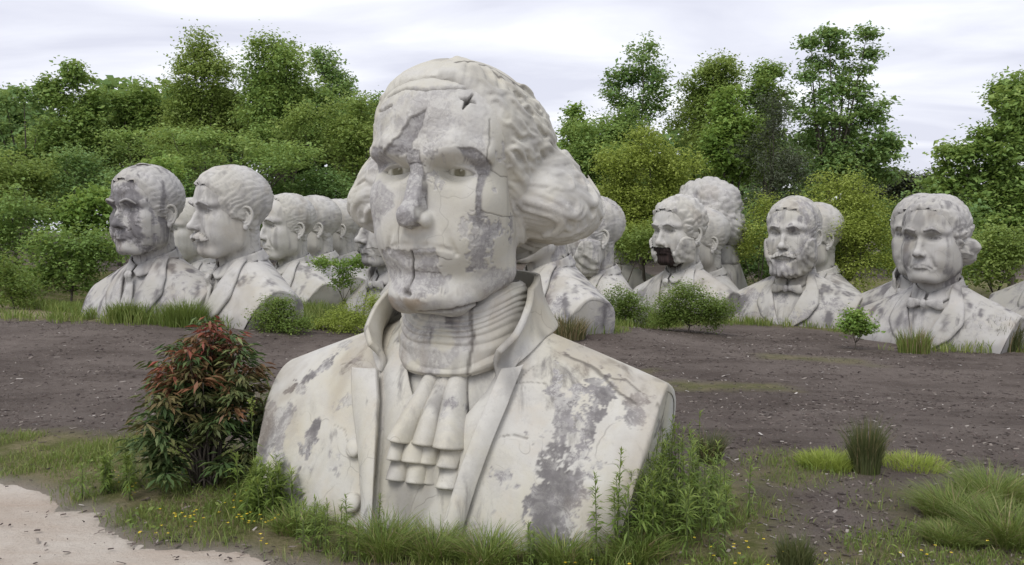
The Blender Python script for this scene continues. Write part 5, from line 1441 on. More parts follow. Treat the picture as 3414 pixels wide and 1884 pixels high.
LM = {
    'mid': leaf_mat('leaves_mid_green', (0.104, 0.178, 0.060), (0.238, 0.372, 0.096), (0.444, 0.566, 0.168)),
    'deep': leaf_mat('leaves_deep_green', (0.105, 0.193, 0.076), (0.209, 0.349, 0.114), (0.447, 0.591, 0.210)),
    'olive': leaf_mat('leaves_olive_green', (0.125, 0.188, 0.051), (0.267, 0.375, 0.091), (0.446, 0.536, 0.171)),
    'lime': leaf_mat('leaves_yellow_green', (0.155, 0.206, 0.036), (0.339, 0.422, 0.078), (0.512, 0.586, 0.154)),
    'fern': leaf_mat('leaves_fresh_green', (0.089, 0.175, 0.042), (0.230, 0.374, 0.078), (0.413, 0.538, 0.141)),
    'pine': leaf_mat('needles_dark', (0.036, 0.043, 0.030), (0.070, 0.085, 0.050), (0.127, 0.144, 0.086), 0.1),
    'weed': leaf_mat('weed_green', (0.075, 0.130, 0.031), (0.177, 0.268, 0.058), (0.336, 0.416, 0.108)),
    'grass': leaf_mat('grass_green', (0.069, 0.110, 0.028), (0.159, 0.228, 0.048), (0.331, 0.359, 0.117), 0.3),
    'rush': leaf_mat('rush_dark_green', (0.045, 0.050, 0.024), (0.085, 0.105, 0.040), (0.17, 0.16, 0.075), 0.2),
    'straw': leaf_mat('dry_straw', (0.13, 0.09, 0.05), (0.26, 0.20, 0.11), (0.40, 0.33, 0.20), 0.2),
    'red': leaf_mat('shrub_leaves_red_tipped', (0.030, 0.065, 0.026), (0.090, 0.149, 0.051), (0.217, 0.267, 0.102), 0.25, (0.37, 0.10, 0.075)),
    'flower': leaf_mat('yellow_petals', (0.60, 0.40, 0.02), (0.75, 0.55, 0.03), (0.85, 0.68, 0.10), 0.2),
}
M_BARK, _nt, _b = new_mat('grey_brown_bark'); _g = NT(_nt)
_g.put(_b.inputs['Base Color'], _g.ramp(_g.noise(_g.coord('Object', (6, 6, 1.2)), 2.0, 6, 0.7), [(0.3, (0.045, 0.037, 0.030)), (0.7, (0.16, 0.14, 0.115))])); _g.put(_b.inputs['Roughness'], 0.9)
_g.put(_b.inputs['Normal'], _g.bump(_g.noise(_g.coord('Object', (14, 14, 2)), 2.0, 5), 0.6, 0.05))

def leaves(C, N, size, rng, aspect=0.55, fold=0.25, axis=None):
    """one folded leaf blade (two triangles sharing the midrib) at each centre C facing N"""
    n = len(C)
    N = N / (np.sqrt((N ** 2).sum(1))[:, None] + 1e-9)
    A = rng.normal(size=(n, 3)) if axis is None else axis
    A = A - (A * N).sum(1)[:, None] * N; A /= np.sqrt((A ** 2).sum(1))[:, None] + 1e-9
    B = np.cross(N, A)
    s = np.broadcast_to(size, (n,))[:, None]
    V = np.stack([C - A * s * 0.5, C + B * s * aspect * 0.5 - A * s * 0.05 + N * s * fold * 0.4, C + A * s * 0.5 - N * s * 0.10, C - B * s * aspect * 0.5 - A * s * 0.05 + N * s * fold * 0.4], 1)
    F = np.arange(n)[:, None] * 4 + np.array([0, 1, 2, 3])
    return V.reshape(-1, 3), F

def crown_arrays(lobes, rng, leaf, dens, clump=0.45, per=11, fill=0.35, updn=0.5, aspect=0.55, droop=0.0, hole=0.0):
    """leaves in clumps spread through ellipsoid lobes (cx, cy, cz, rx, ry, rz)"""
    Vs, Fs, Ts = [], [], []; n0 = 0
    # each lobe is a loose heap of smaller masses, so that no outline stays a smooth dome
    heap = []
    for (cx, cy, cz, rx, ry, rz) in lobes:
        heap.append((cx, cy, cz, rx * 0.66, ry * 0.66, rz * 0.66))
        for _ in range(7):
            v = rng.normal(size=3); v /= np.linalg.norm(v); u = rng.uniform(0.5, 0.92); k = rng.uniform(0.26, 0.50)
            heap.append((cx + v[0] * rx * u, cy + v[1] * ry * u, cz + v[2] * rz * u, rx * k * rng.uniform(0.8, 1.3), ry * k, rz * k * rng.uniform(0.8, 1.25)))
    dens = dens / 1.75
    for (cx, cy, cz, rx, ry, rz) in heap:
        vol = (rx * ry * rz) ** (1 / 3)
        nc = max(6, int(dens * math.pi * rx * rz / per))
        d = rng.normal(size=(nc, 3)); d /= np.sqrt((d ** 2).sum(1))[:, None]
        r = np.where(rng.random(nc) < fill, rng.random(nc) ** 0.5 * 0.8, 1.0 - 0.22 * rng.random(nc) ** 1.5)
        c = np.array([cx, cy, cz]) + d * r[:, None] * np.array([rx, ry, rz])
        # uneven outline: push clumps in and out and drop some
        nz = fbm(c, 0.55 / max(0.5, vol * 0.4), 3, int(rng.integers(50)))
        c += d * (nz * 0.42 * vol)[:, None]
        if hole: 
            k = fbm(c, 0.9, 2, int(rng.integers(50))) > -0.6 + hole * 0.8
            c, d, r = c[k], d[k], r[k]; nc = len(c)
        cs = clump * rng.uniform(0.6, 1.5, nc)
        off = rng.normal(size=(nc, per, 3)) * np.array([1.0, 1.0, 0.6]) * cs[:, None, None] * 0.55
        P = (c[:, None, :] + off).reshape(-1, 3)
        up = np.array([0, 0, 1.0])
        Nn = rng.normal(size=P.shape) * 0.55 + np.repeat(d, per, 0) * 0.45 + up * updn * 1.25
        sz = leaf * rng.uniform(0.7, 1.35, len(P)) * np.repeat(np.where(r < 0.8, 1.55 if leaf > 0.11 else 1.15, 1.0), per)
        ax = None
        if droop: ax = rng.normal(size=P.shape) * 0.6 + np.array([0, 0, -droop])
        V, F = leaves(P, Nn, sz, rng, aspect, axis=ax)
        tone = np.clip(np.repeat(rng.normal(0.5, 0.13, nc) + 0.32 * fbm(c, 0.45, 2, 5), per) + rng.normal(0, 0.07, len(P)), 0, 1)
        Vs.append(V); Fs.append(F + n0); Ts.append(np.repeat(tone, 4)); n0 += len(V)
    return np.concatenate(Vs), np.concatenate(Fs), np.concatenate(Ts)

def limbs(base, lobes, rng, r0, fork=0.35, n=10):
    """trunk that divides into one limb for each lobe, with a few side twigs"""
    mb = MB()
    L = np.array(lobes)
    top = L[:, :3].mean(0); zmin = (L[:, 2] - L[:, 5]).min()
    fz = base[2] + (top[2] - base[2]) * fork
    fk = np.array([base[0] * 0.6 + top[0] * 0.4, base[1] * 0.6 + top[1] * 0.4, fz])
    t = np.linspace(0, 1, n)
    p = np.array(base)[None] * (1 - t)[:, None] + fk[None] * t[:, None]
    p[:, :2] += 0.12 * r0 * 6 * np.stack([np.sin(3 * t + rng.uniform(0, 6)), np.sin(2.6 * t + rng.uniform(0, 6))], -1) * t[:, None]
    mb.add(*tube(p, r0 * np.interp(t, [0, 0.08, 1], [1.5, 1.0, 0.72]), 9))
    fk = p[-1]
    for q in L:
        e = q[:3] + np.array([0, 0, q[5] * 0.55])
        t = np.linspace(0, 1, n)
        m = (fk + e) / 2 + rng.normal(size=3) * 0.25; m[2] -= 0.10 * (e[2] - fk[2])
        pp = (1 - t)[:, None] ** 2 * fk + 2 * (t * (1 - t))[:, None] * m + t[:, None] ** 2 * e
        rr = r0 * 0.62 * (1 - 0.88 * t)
        mb.add(*tube(pp, rr, 6))
        for _ in range(4):
            i = int(rng.integers(3, n - 1)); d = rng.normal(size=3); d[2] = abs(d[2]) * 0.7 + 0.2; d /= np.linalg.norm(d)
            ln = rng.uniform(0.4, 0.95) * max(q[3], q[5])
            tt = np.linspace(0, 1, 5)
            mb.add(*tube(pp[i] + d * ln * tt[:, None] + np.array([0, 0, 0.1]) * (tt ** 2)[:, None], rr[i] * 0.45 * (1 - 0.85 * tt), 5))
    V, F = mb.arr()
    return V, quads_tris(F)

def px_pt(px, py, d):
    return (px - 1707.0) / 2958.0 * d, d, 3.6 - (py - 760.0) / 2958.0 * d
def tree(label, d, lobes_px, kind='mid', leaf=0.24, dens=120, base_px=None, name='broadleaf_tree', cat='tree', group='trees at the edge of the lot', seed=0, r0=0.16, clump=0.5, per=11, fill=0.3, hole=0.0, aspect=0.6, updn=0.95, fork=0.35, droop=0.0, depth=1.0, trunk_name='trunk', crown_name='crown'):
    """lobes given as columns, rows and radii seen in the photograph; they become ellipsoids of real size d metres away"""
    rng = np.random.default_rng(1000 + seed)
    k = d / 2958.0
    lobes = []
    for (px, py, rx, ry) in lobes_px:
        x, y, z = px_pt(px, py, d)
        ryd = 0.5 * (rx + ry) * k * depth
        lobes.append((x, y + rng.uniform(-0.5, 0.5) * ryd, z, rx * k, ryd, ry * k))
    bx = px_pt(base_px if base_px is not None else np.mean([l[0] for l in lobes_px]), 0, d)[0]
    bz = float(gz(np.array([bx]), np.array([d]))[0]) - 0.1
    org = np.array([bx, d, bz])
    root = empty(name, label, cat, tuple(org), 0.0, group)
    L = [(l[0] - org[0], l[1] - org[1], l[2] - org[2], l[3], l[4], l[5]) for l in lobes]
    V, F, T = crown_arrays(L, rng, leaf, dens, clump, per, fill, updn, aspect, droop, hole)
    kz = V[:, 2].reshape(-1, 4).min(1) > 0.02
    F = F[kz]
    link(crown_name, mesh_from(crown_name, V, F, False, {'tone': T}), LM[kind], root)['kind'] = 'stuff'
    V, F = limbs((0, 0, 0), L, rng, r0, fork)
    link(trunk_name, mesh_from(trunk_name, V, F), M_BARK, root)
    return root

def blades(x, y, h, rng, w=0.008, lean=0.35, seg=3, z=None, dirs=None, curve=1.0):
    """bent grass blades at points of the ground"""
    n = len(x)
    if z is None: z = gz(x, y)
    a = rng.random(n) * 2 * math.pi if dirs is None else dirs
    ln = np.abs(rng.normal(lean, 0.18 + 0.25 * max(0.0, lean - 0.4), n))
    h = np.broadcast_to(h, (n,))
    t = np.linspace(0, 1, seg + 1)
    hor = (ln * h)[:, None] * t[None] ** (1 + curve)
    ver = h[:, None] * (t[None] - 0.18 * np.clip(ln, 0, 1.5)[:, None] * t[None] ** 3)
    cx = x[:, None] + np.cos(a)[:, None] * hor; cy = y[:, None] + np.sin(a)[:, None] * hor; cz = z[:, None] + ver - 0.01
    pa = a + math.pi / 2 + rng.normal(0, 0.9, n)
    ww = (w * rng.uniform(0.7, 1.3, n))[:, None] * np.interp(t, [0, 0.5, 1], [0.8, 1.0, 0.12])[None]
    dx = np.cos(pa)[:, None] * ww; dy = np.sin(pa)[:, None] * ww
    V = np.stack([np.stack([cx - dx, cy - dy, cz], -1), np.stack([cx + dx, cy + dy, cz], -1)], 2)   # n, seg+1, 2, 3
    m = (seg + 1) * 2
    q = np.array([(2 * i, 2 * i + 1, 2 * i + 3, 2 * i + 2) for i in range(seg)])
    F = (q[None] + m * np.arange(n)[:, None, None]).reshape(-1, 4)
    return V.reshape(-1, 3), F, m

def stuff_grass(name, V, F, T, mat):
    o = link(name, mesh_from(name, V, F, False, {'tone': T}), mat); o['kind'] = 'stuff'; return o
# ------------------------------------------------------------------ trees and bushes round the lot
def build_trees():
    def T(label, d, lobes, kind, leaf, dens, *a, **k):
        if d > 42: lobes = [(a_, b_, rx * 1.12, ry * 1.10) for a_, b_, rx, ry in lobes]
        return tree(label, d, lobes, kind, min(leaf, 0.25) * (0.86 if d > 35 else 0.85), dens * (3.4 if d > 35 else 6.0), *a, **k)
    # left edge
    T('flat-topped dark tree at the left edge with sky showing through its open crown', 56, [(30, 345, 80, 40), (110, 335, 60, 32), (20, 440, 55, 40), (140, 430, 45, 30), (60, 520, 60, 30)], 'deep', 0.22, 95, 110, seed=1, hole=0.25, fork=0.5)
    T('pointed tree with a knobbly top, second from the left edge', 57, [(275, 265, 42, 50), (225, 330, 60, 55), (320, 340, 55, 60), (280, 420, 95, 70), (230, 500, 90, 60), (340, 500, 80, 60)], 'mid', 0.26, 120, 285, seed=2)
    T('low rounded tree in the dip between the knobbly tree and the tallest tree', 60, [(430, 360, 60, 50), (500, 345, 65, 60), (560, 400, 60, 60), (450, 450, 90, 60), (540, 500, 90, 60)], 'mid', 0.24, 115, 480, seed=3)
    T('tallest feathery tree on the left, thin pale top', 58, [(700, 165, 55, 45), (740, 230, 75, 60), (660, 220, 50, 40), (670, 310, 95, 70), (610, 390, 90, 70), (700, 420, 100, 80), (640, 500, 110, 70)], 'olive', 0.19, 135, 700, seed=4, hole=0.12, clump=0.6)
    T('broad round-headed tree left of the big bust', 56, [(930, 185, 75, 50), (880, 250, 85, 70), (980, 260, 90, 80), (930, 350, 130, 90), (1040, 350, 90, 80), (850, 360, 90, 80), (950, 450, 130, 80), (1060, 460, 100, 80)], 'mid', 0.21, 135, 940, seed=5, clump=0.6)
    T('darker tree falling away behind the round-headed tree', 63, [(1085, 235, 45, 55), (1125, 290, 60, 70), (1165, 360, 60, 70), (1180, 450, 90, 80)], 'deep', 0.22, 120, 1130, seed=6)
    T('yellowish young tree beside the big bust\'s right brow', 50, [(1010, 430, 60, 60), (1130, 440, 70, 70), (1210, 400, 60, 70), (1240, 480, 60, 90), (1180, 540, 90, 70)], 'olive', 0.17, 135, 1180, seed=7, r0=0.1)
    T('small tree top peeping over the big bust\'s hairline on the left', 58, [(1262, 350, 30, 30), (1250, 390, 40, 40)], 'deep', 0.2, 120, 1265, seed=8, r0=0.08)
    T('full green tree filling the skyline behind the scab-faced bust', 62, [(330, 440, 90, 60), (430, 430, 90, 55), (540, 430, 80, 60), (250, 470, 80, 60), (150, 480, 90, 50), (420, 520, 120, 60)], 'mid', 0.21, 130, 400, seed=50)
    T('full olive tree closing the gap under the tallest and the round-headed tree', 60, [(760, 390, 90, 70), (820, 450, 110, 60), (680, 450, 100, 60), (1010, 420, 90, 60), (1100, 470, 90, 60), (580, 470, 90, 50)], 'olive', 0.21, 130, 800, seed=51)
    # tiered, spreading tree
    T('spreading tree with flat fern-like tiers behind the left busts', 47, [(480, 470, 70, 18), (590, 455, 90, 20), (700, 470, 110, 22), (520, 505, 100, 18), (640, 505, 120, 18), (820, 490, 110, 22), (930, 500, 110, 20), (1030, 515, 90, 22), (720, 545, 110, 18), (860, 545, 100, 18), (480, 545, 80, 16), (980, 560, 90, 18), (620, 580, 60, 16), (820, 590, 80, 14)], 'mid', 0.17, 140, 740, seed=9, updn=1.4, depth=2.6, fill=0.4, clump=0.5, r0=0.14, hole=0.2)
    # thicket along the left bank
    T('rounded bush high on the left bank', 44, [(60, 560, 90, 70), (130, 600, 80, 70), (20, 620, 70, 70)], 'olive', 0.17, 150, 70, 'leafy_bush', 'bush', 'bushes on the left bank', 10, 0.07)
    T('dim bare-twigged bush in the middle of the left bank', 46, [(240, 560, 90, 70), (330, 590, 80, 70), (280, 640, 110, 70)], 'deep', 0.16, 100, 285, 'leafy_bush', 'bush', 'bushes on the left bank', 11, 0.09, hole=0.2)
    T('bright bush at the far left edge above the grass', 38, [(40, 700, 90, 80), (70, 760, 90, 80), (10, 840, 80, 90)], 'mid', 0.15, 160, 40, 'leafy_bush', 'bush', 'bushes on the left bank', 12, 0.06)
    T('broad-leaved green shrub left of the scab-faced bust\'s brow', 40, [(290, 660, 70, 45), (250, 710, 60, 50), (320, 720, 65, 55), (290, 760, 80, 40)], 'fern', 0.22, 130, 285, 'leafy_bush', 'bush', 'bushes on the left bank', 13, 0.06)
    T('low tangle of green at the foot of the left bank', 36, [(180, 870, 100, 70), (290, 860, 90, 80), (250, 930, 110, 50), (120, 930, 90, 50), (350, 830, 60, 90), (200, 800, 90, 50)], 'mid', 0.14, 170, 230, 'leafy_bush', 'bush', 'bushes on the left bank', 14, 0.06)
    T('tall grass-green weed clump at the left edge beside the lot', 32, [(30, 950, 60, 60), (80, 975, 50, 40), (10, 900, 50, 60)], 'weed', 0.12, 190, 40, 'leafy_bush', 'bush', 'bushes on the left bank', 15, 0.04)
    T('dark hedge-like bush behind the scab-faced and moustached busts', 44, [(450, 660, 90, 90), (560, 690, 90, 90), (480, 780, 110, 90), (620, 640, 60, 60), (640, 760, 90, 80)], 'deep', 0.17, 130, 540, 'leafy_bush', 'bush', 'bushes on the left bank', 16, 0.07)
    T('dark thicket behind the middle left busts, light twinkling through', 48, [(930, 640, 110, 60), (1060, 630, 90, 70), (1150, 650, 90, 90), (900, 740, 100, 90), (1050, 760, 120, 100)], 'deep', 0.17, 105, 1020, 'leafy_bush', 'bush', 'bushes on the left bank', 17, 0.08, hole=0.15)
    T('young bright sapling sticking up behind the scab-faced bust\'s crown', 36, [(545, 555, 30, 25), (575, 590, 25, 25)], 'fern', 0.18, 160, 560, 'sapling', 'sapling', None, 18, 0.04)
    # right-hand side
    T('small pointed treetop just right of the big bust\'s crown', 58, [(1915, 395, 32, 40), (1905, 450, 45, 40), (1930, 510, 60, 60)], 'fern', 0.24, 110, 1915, seed=20)
    T('green tree filling in behind the big bust\'s curls on the right', 54, [(1990, 480, 100, 90), (1930, 560, 90, 80), (2060, 440, 90, 70), (2030, 580, 110, 90), (1960, 680, 100, 90)], 'mid', 0.19, 130, 1990, seed=21)
    T('tall thin poplar-like tree with two open lobes against the sky', 60, [(2135, 190, 38, 55), (2165, 260, 48, 60), (2105, 255, 30, 45), (2050, 265, 45, 40), (2045, 320, 45, 35), (2180, 340, 50, 45), (2130, 360, 60, 40), (2100, 420, 80, 50)], 'deep', 0.30, 70, 2140, seed=22, hole=0.22, fill=0.2)
    T('tall feathery yellow-green tree right of the poplar-like tree', 61, [(2380, 225, 60, 45), (2340, 290, 70, 60), (2420, 280, 60, 60), (2380, 370, 100, 80), (2310, 400, 80, 70), (2400, 480, 120, 90)], 'olive', 0.19, 140, 2370, seed=23, clump=0.6)
    T('slimmer green treetop between the feathery tree and the open-crowned tree', 60, [(2545, 240, 42, 40), (2530, 310, 60, 60), (2580, 350, 60, 60), (2540, 430, 90, 80)], 'mid', 0.22, 120, 2545, seed=24)
    T('bright maple-like tree in front of the feathery tree', 52, [(2420, 360, 55, 60), (2450, 440, 70, 80), (2400, 500, 70, 80), (2480, 540, 90, 90)], 'fern', 0.26, 115, 2440, seed=25)
    T('dark brownish pine right of centre', 50, [(2560, 370, 50, 60), (2555, 450, 75, 70), (2540, 550, 105, 80), (2560, 650, 130, 90), (2480, 720, 120, 100), (2600, 780, 130, 100)], 'pine', 0.20, 160, 2555, name='pine_tree', seed=26, clump=0.55, aspect=0.18)
    T('tall open-crowned tree with separate tufts of leaves against the sky', 58, [(2740, 130, 40, 22), (2690, 155, 40, 22), (2800, 175, 45, 26), (2870, 125, 30, 14), (2890, 185, 32, 14), (2720, 215, 45, 26), (2820, 250, 50, 30), (2680, 270, 50, 26), (2760, 310, 70, 40), (2860, 310, 40, 22), (2700, 380, 90, 50), (2820, 400, 90, 60), (2900, 380, 50, 40), (2780, 480, 140, 70), (2920, 470, 60, 50), (2850, 560, 130, 60), (2720, 580, 110, 80), (2960, 480, 26, 20)], 'deep', 0.27, 85, 2745, seed=27, hole=0.18, fill=0.25, r0=0.2, fork=0.45)
    T('low dark tree on the skyline in the gap before the right-hand tree', 66, [(3010, 600, 80, 30), (3080, 600, 60, 30), (2960, 630, 90, 40), (3100, 660, 90, 50)], 'pine', 0.22, 120, 3030, seed=28)
    T('big broad-leaved tree rising off the right edge of the picture', 44, [(3390, 300, 70, 70), (3430, 390, 110, 90), (3330, 380, 60, 60), (3260, 480, 70, 60), (3360, 490, 100, 80), (3180, 530, 70, 50), (3250, 590, 100, 70), (3380, 620, 110, 90), (3150, 620, 70, 60), (3300, 720, 110, 90), (3420, 780, 100, 110)], 'mid', 0.26, 115, 3380, seed=29, r0=0.22)
    T('rounded yellow-green willow-like tree behind the hole-mouthed bust', 43, [(2150, 500, 90, 60), (2080, 560, 80, 70), (2220, 560, 90, 70), (2150, 620, 130, 80), (2060, 680, 100, 90), (2240, 680, 110, 90), (2150, 760, 160, 100)], 'lime', 0.13, 230, 2150, seed=30, clump=0.45, r0=0.1)
    T('wide yellow-green willow-like tree between the two bow-tied busts', 38, [(2790, 620, 90, 50), (2720, 690, 90, 70), (2860, 640, 80, 60), (2900, 700, 90, 70), (2800, 760, 150, 100), (2930, 790, 80, 90), (2850, 870, 140, 80)], 'lime', 0.12, 230, 2830, seed=31, clump=0.42, r0=0.1)
    T('small yellow-green bush left of the full-bearded bust', 40, [(2560, 700, 60, 60), (2530, 780, 60, 70), (2480, 820, 60, 60)], 'lime', 0.12, 200, 2540, 'leafy_bush', 'bush', 'bushes behind the right busts', 32, 0.05)
    T('dark green undergrowth behind the curly-haired turned bust', 44, [(2480, 780, 110, 100), (2560, 880, 110, 90), (2430, 880, 90, 80), (2330, 820, 80, 90)], 'deep', 0.16, 130, 2480, 'leafy_bush', 'bush', 'bushes behind the right busts', 33, 0.06)
    T('soft green bush between the bearded bust and the hole-mouthed bust', 40, [(2080, 820, 90, 70), (2020, 780, 60, 60), (2140, 800, 70, 80)], 'olive', 0.13, 170, 2080, 'leafy_bush', 'bush', 'bushes behind the right busts', 34, 0.05)
    T('brownish green bush right of the frowning bust', 36, [(3290, 830, 70, 110), (3350, 860, 70, 90), (3270, 900, 60, 60), (3400, 830, 60, 110)], 'olive', 0.15, 150, 3320, 'leafy_bush', 'bush', 'bushes behind the right busts', 35, 0.05, hole=0.1)
    T('dark bush under the right-hand tree behind the frowning bust', 41, [(3060, 740, 100, 90), (3000, 860, 90, 90), (3180, 760, 90, 100), (3140, 880, 110, 90)], 'deep', 0.17, 130, 3090, 'leafy_bush', 'bush', 'bushes behind the right busts', 36, 0.06)
    # bushes among the busts
    T('feathery bush over the moustached bust\'s cut shoulder', 25.0, [(910, 1010, 55, 35), (880, 1050, 55, 40), (950, 1060, 60, 40), (900, 1085, 70, 28), (1000, 1085, 50, 28)], 'weed', 0.075, 420, 915, 'leafy_bush', 'bush', 'bushes among the busts', 40, 0.02, clump=0.22)
    T('yellow-flowering low bush between the moustached bust and the big bust', 26.0, [(1110, 1060, 60, 35), (1190, 1050, 60, 45), (1240, 1020, 45, 50), (1170, 1090, 80, 26), (1070, 1085, 40, 24)], 'lime', 0.07, 420, 1150, 'leafy_bush', 'bush', 'bushes among the busts', 41, 0.02, clump=0.22)
    T('fern-leaved sprout behind the clean-shaven bust\'s shoulder', 33.0, [(1090, 880, 45, 18), (1150, 880, 40, 25), (1200, 870, 30, 22), (1140, 930, 40, 30)], 'fern', 0.12, 200, 1140, 'sapling', 'sapling', None, 42, 0.02, clump=0.25)
    T('round dark-green bush right of the big bust\'s shoulder, the left of a pair', 30.0, [(2070, 990, 60, 45), (2020, 1030, 60, 45), (2120, 1030, 65, 45), (2070, 1060, 80, 30)], 'weed', 0.075, 420, 2070, 'leafy_bush', 'bush', 'bushes among the busts', 43, 0.03, clump=0.25)
    T('round plume-topped bush before the hole-mouthed bust, the right of a pair', 28.5, [(2300, 970, 70, 50), (2250, 1020, 70, 50), (2360, 1020, 75, 50), (2300, 1055, 110, 42), (2390, 1060, 50, 36), (2220, 1065, 50, 30)], 'weed', 0.075, 430, 2300, 'leafy_bush', 'bush', 'bushes among the busts', 44, 0.03, clump=0.25)
    T('small bright leafy shrub between the two bow-tied busts', 26.0, [(2860, 1060, 35, 30), (2835, 1090, 30, 25), (2885, 1095, 28, 22)], 'fern', 0.12, 300, 2858, 'leafy_bush', 'bush', 'bushes among the busts', 45, 0.02, clump=0.2)
    # the woods behind, one mass of leaves that closes the skyline
    rng = np.random.default_rng(77)
    lob = []
    for px in range(-500, 4000, 130):
        top = np.interp(px, [-500, 0, 600, 1200, 1500, 1900, 2500, 2900, 3050, 3414, 4000], [330, 370, 320, 370, 480, 500, 430, 550, 680, 560, 480])
        for row in (0, 1, 2):
            d = 74 + rng.uniform(-3, 6)
            x, y, z = px_pt(px + rng.uniform(-40, 40), top + 60 + row * 120, d)
            lob.append((x, y, z, 3.4, 3.0, 2.6))
    V, F, Tn = crown_arrays(lob, rng, 0.62, 26, 0.9, 9, 0.5)
    o = link('far_woods', mesh_from('far_woods', V, F, False, {'tone': Tn * 0.8}), LM['deep']); o['kind'] = 'stuff'
# ------------------------------------------------------------------ plants in front
def leafy_stalk(name, label, loc, h, rng, n_leaf=60, leaf=0.11, lean=(0, 0), kind='weed', group=None, head=None, wid=0.16, cat='plant', stems=1, spread=0.1):
    """upright stalk(s) ringed with narrow drooping leaves, densest near the tip"""
    loc = (loc[0] * NK, loc[1] * NK); h = h * NK
    z = float(gz(np.array([loc[0]]), np.array([loc[1]]))[0])
    root = empty(name, label, cat, (loc[0], loc[1], z), 0.0, group)
    LV, LF, LT = [], [], []; n0 = 0
    for k in range(stems):
        b = np.array([rng.normal(0, spread), rng.normal(0, spread), -0.02]) if stems > 1 else np.array([0, 0, -0.02])
        hh = h * (rng.uniform(0.72, 1.0) if k else 1.0)
        t = np.linspace(0, 1, 9)
        ln = np.array([lean[0] + rng.normal(0, 0.06), lean[1] + rng.normal(0, 0.06)]) * hh
        p = b + np.stack([ln[0] * t ** 1.7, ln[1] * t ** 1.7, hh * t], -1)
        V, F = tube(p, 0.008 * (1.1 - 0.75 * t), 5)
        link('stem', mesh_from('stem', V, quads_tris(F)), M_STEM, root)
        u = rng.random(n_leaf) ** 0.75 * 0.92 + 0.06
        c = np.stack([np.interp(u, t, p[:, i]) for i in range(3)], -1)
        a = rng.random(n_leaf) * 2 * math.pi
        L = leaf * rng.uniform(0.7, 1.25, n_leaf) * np.interp(u, [0, 0.5, 0.85, 1], [1.0, 1.15, 0.9, 0.5])
        up = np.interp(u, [0, 0.6, 1], [-0.5, 0.15, 1.1]) + rng.normal(0, 0.25, n_leaf)
        ax = np.stack([np.cos(a), np.sin(a), up], -1); ax /= np.sqrt((ax ** 2).sum(1))[:, None]
        N = np.stack([-np.cos(a) * up, -np.sin(a) * up, np.ones(n_leaf)], -1) + rng.normal(0, 0.25, (n_leaf, 3))
        V, F = leaves(c + ax * L[:, None] * 0.5, N, L, rng, wid, axis=ax)
        LV.append(V); LF.append(F + n0); n0 += len(V)
        LT.append(np.repeat(np.clip(0.3 + 0.45 * u + rng.normal(0, 0.15, n_leaf), 0, 1), 4))
        if head:
            q = p[-1]
            c = q + rng.normal(0, 1, (30, 3)) * np.array([0.02, 0.02, 0.05]) * head
            V, F = leaves(c, rng.normal(size=(30, 3)), 0.03 * head, rng, 0.6)
            LV.append(V); LF.append(F + n0); n0 += len(V); LT.append(np.ones(len(V)))
    link('foliage', mesh_from('foliage', np.concatenate(LV), np.concatenate(LF), False, {'tone': np.concatenate(LT)}), LM[kind], root)['kind'] = 'stuff'
    return root
M_STEM, _nt, _b = new_mat('green_stem'); _b.inputs['Base Color'].default_value = (0.10, 0.13, 0.045, 1); _b.inputs['Roughness'].default_value = 0.6

def tuft(name, label, loc, h, n, rad, rng, kind='grass', w=0.007, lean=0.35, group=None, cat='grass clump', curve=1.0, tone=(0.5, 0.22), seg=4, dry=0.0):
    if loc[1] < 20: loc = (loc[0] * NK, loc[1] * NK); h = h * NK; rad = rad * NK
    z = float(gz(np.array([loc[0]]), np.array([loc[1]]))[0])
    root = empty(name, label, cat, (loc[0], loc[1], z), 0.0, group)
    for k, (part, m) in enumerate((('blades', int(n * (1 - dry))), ('dry_blades', int(n * dry)))):
        if m < 3: continue
        a = rng.random(m) * 2 * math.pi; r = rad * np.sqrt(rng.random(m))
        x = r * np.cos(a); y = r * np.sin(a)
        hh = h * rng.uniform(0.45, 1.0, m) * (1 - 0.3 * (r / rad) ** 2)
        V, F, mm = blades(x, y, hh, rng, w, lean, seg, np.zeros(m), a + rng.normal(0, 0.7, m), curve)
        T = np.repeat(np.clip(rng.normal(*tone, m), 0, 1), mm)
        link(part, mesh_from(part, V, F, False, {'tone': T}), LM['straw' if k else kind], root)['kind'] = 'stuff'
    return root

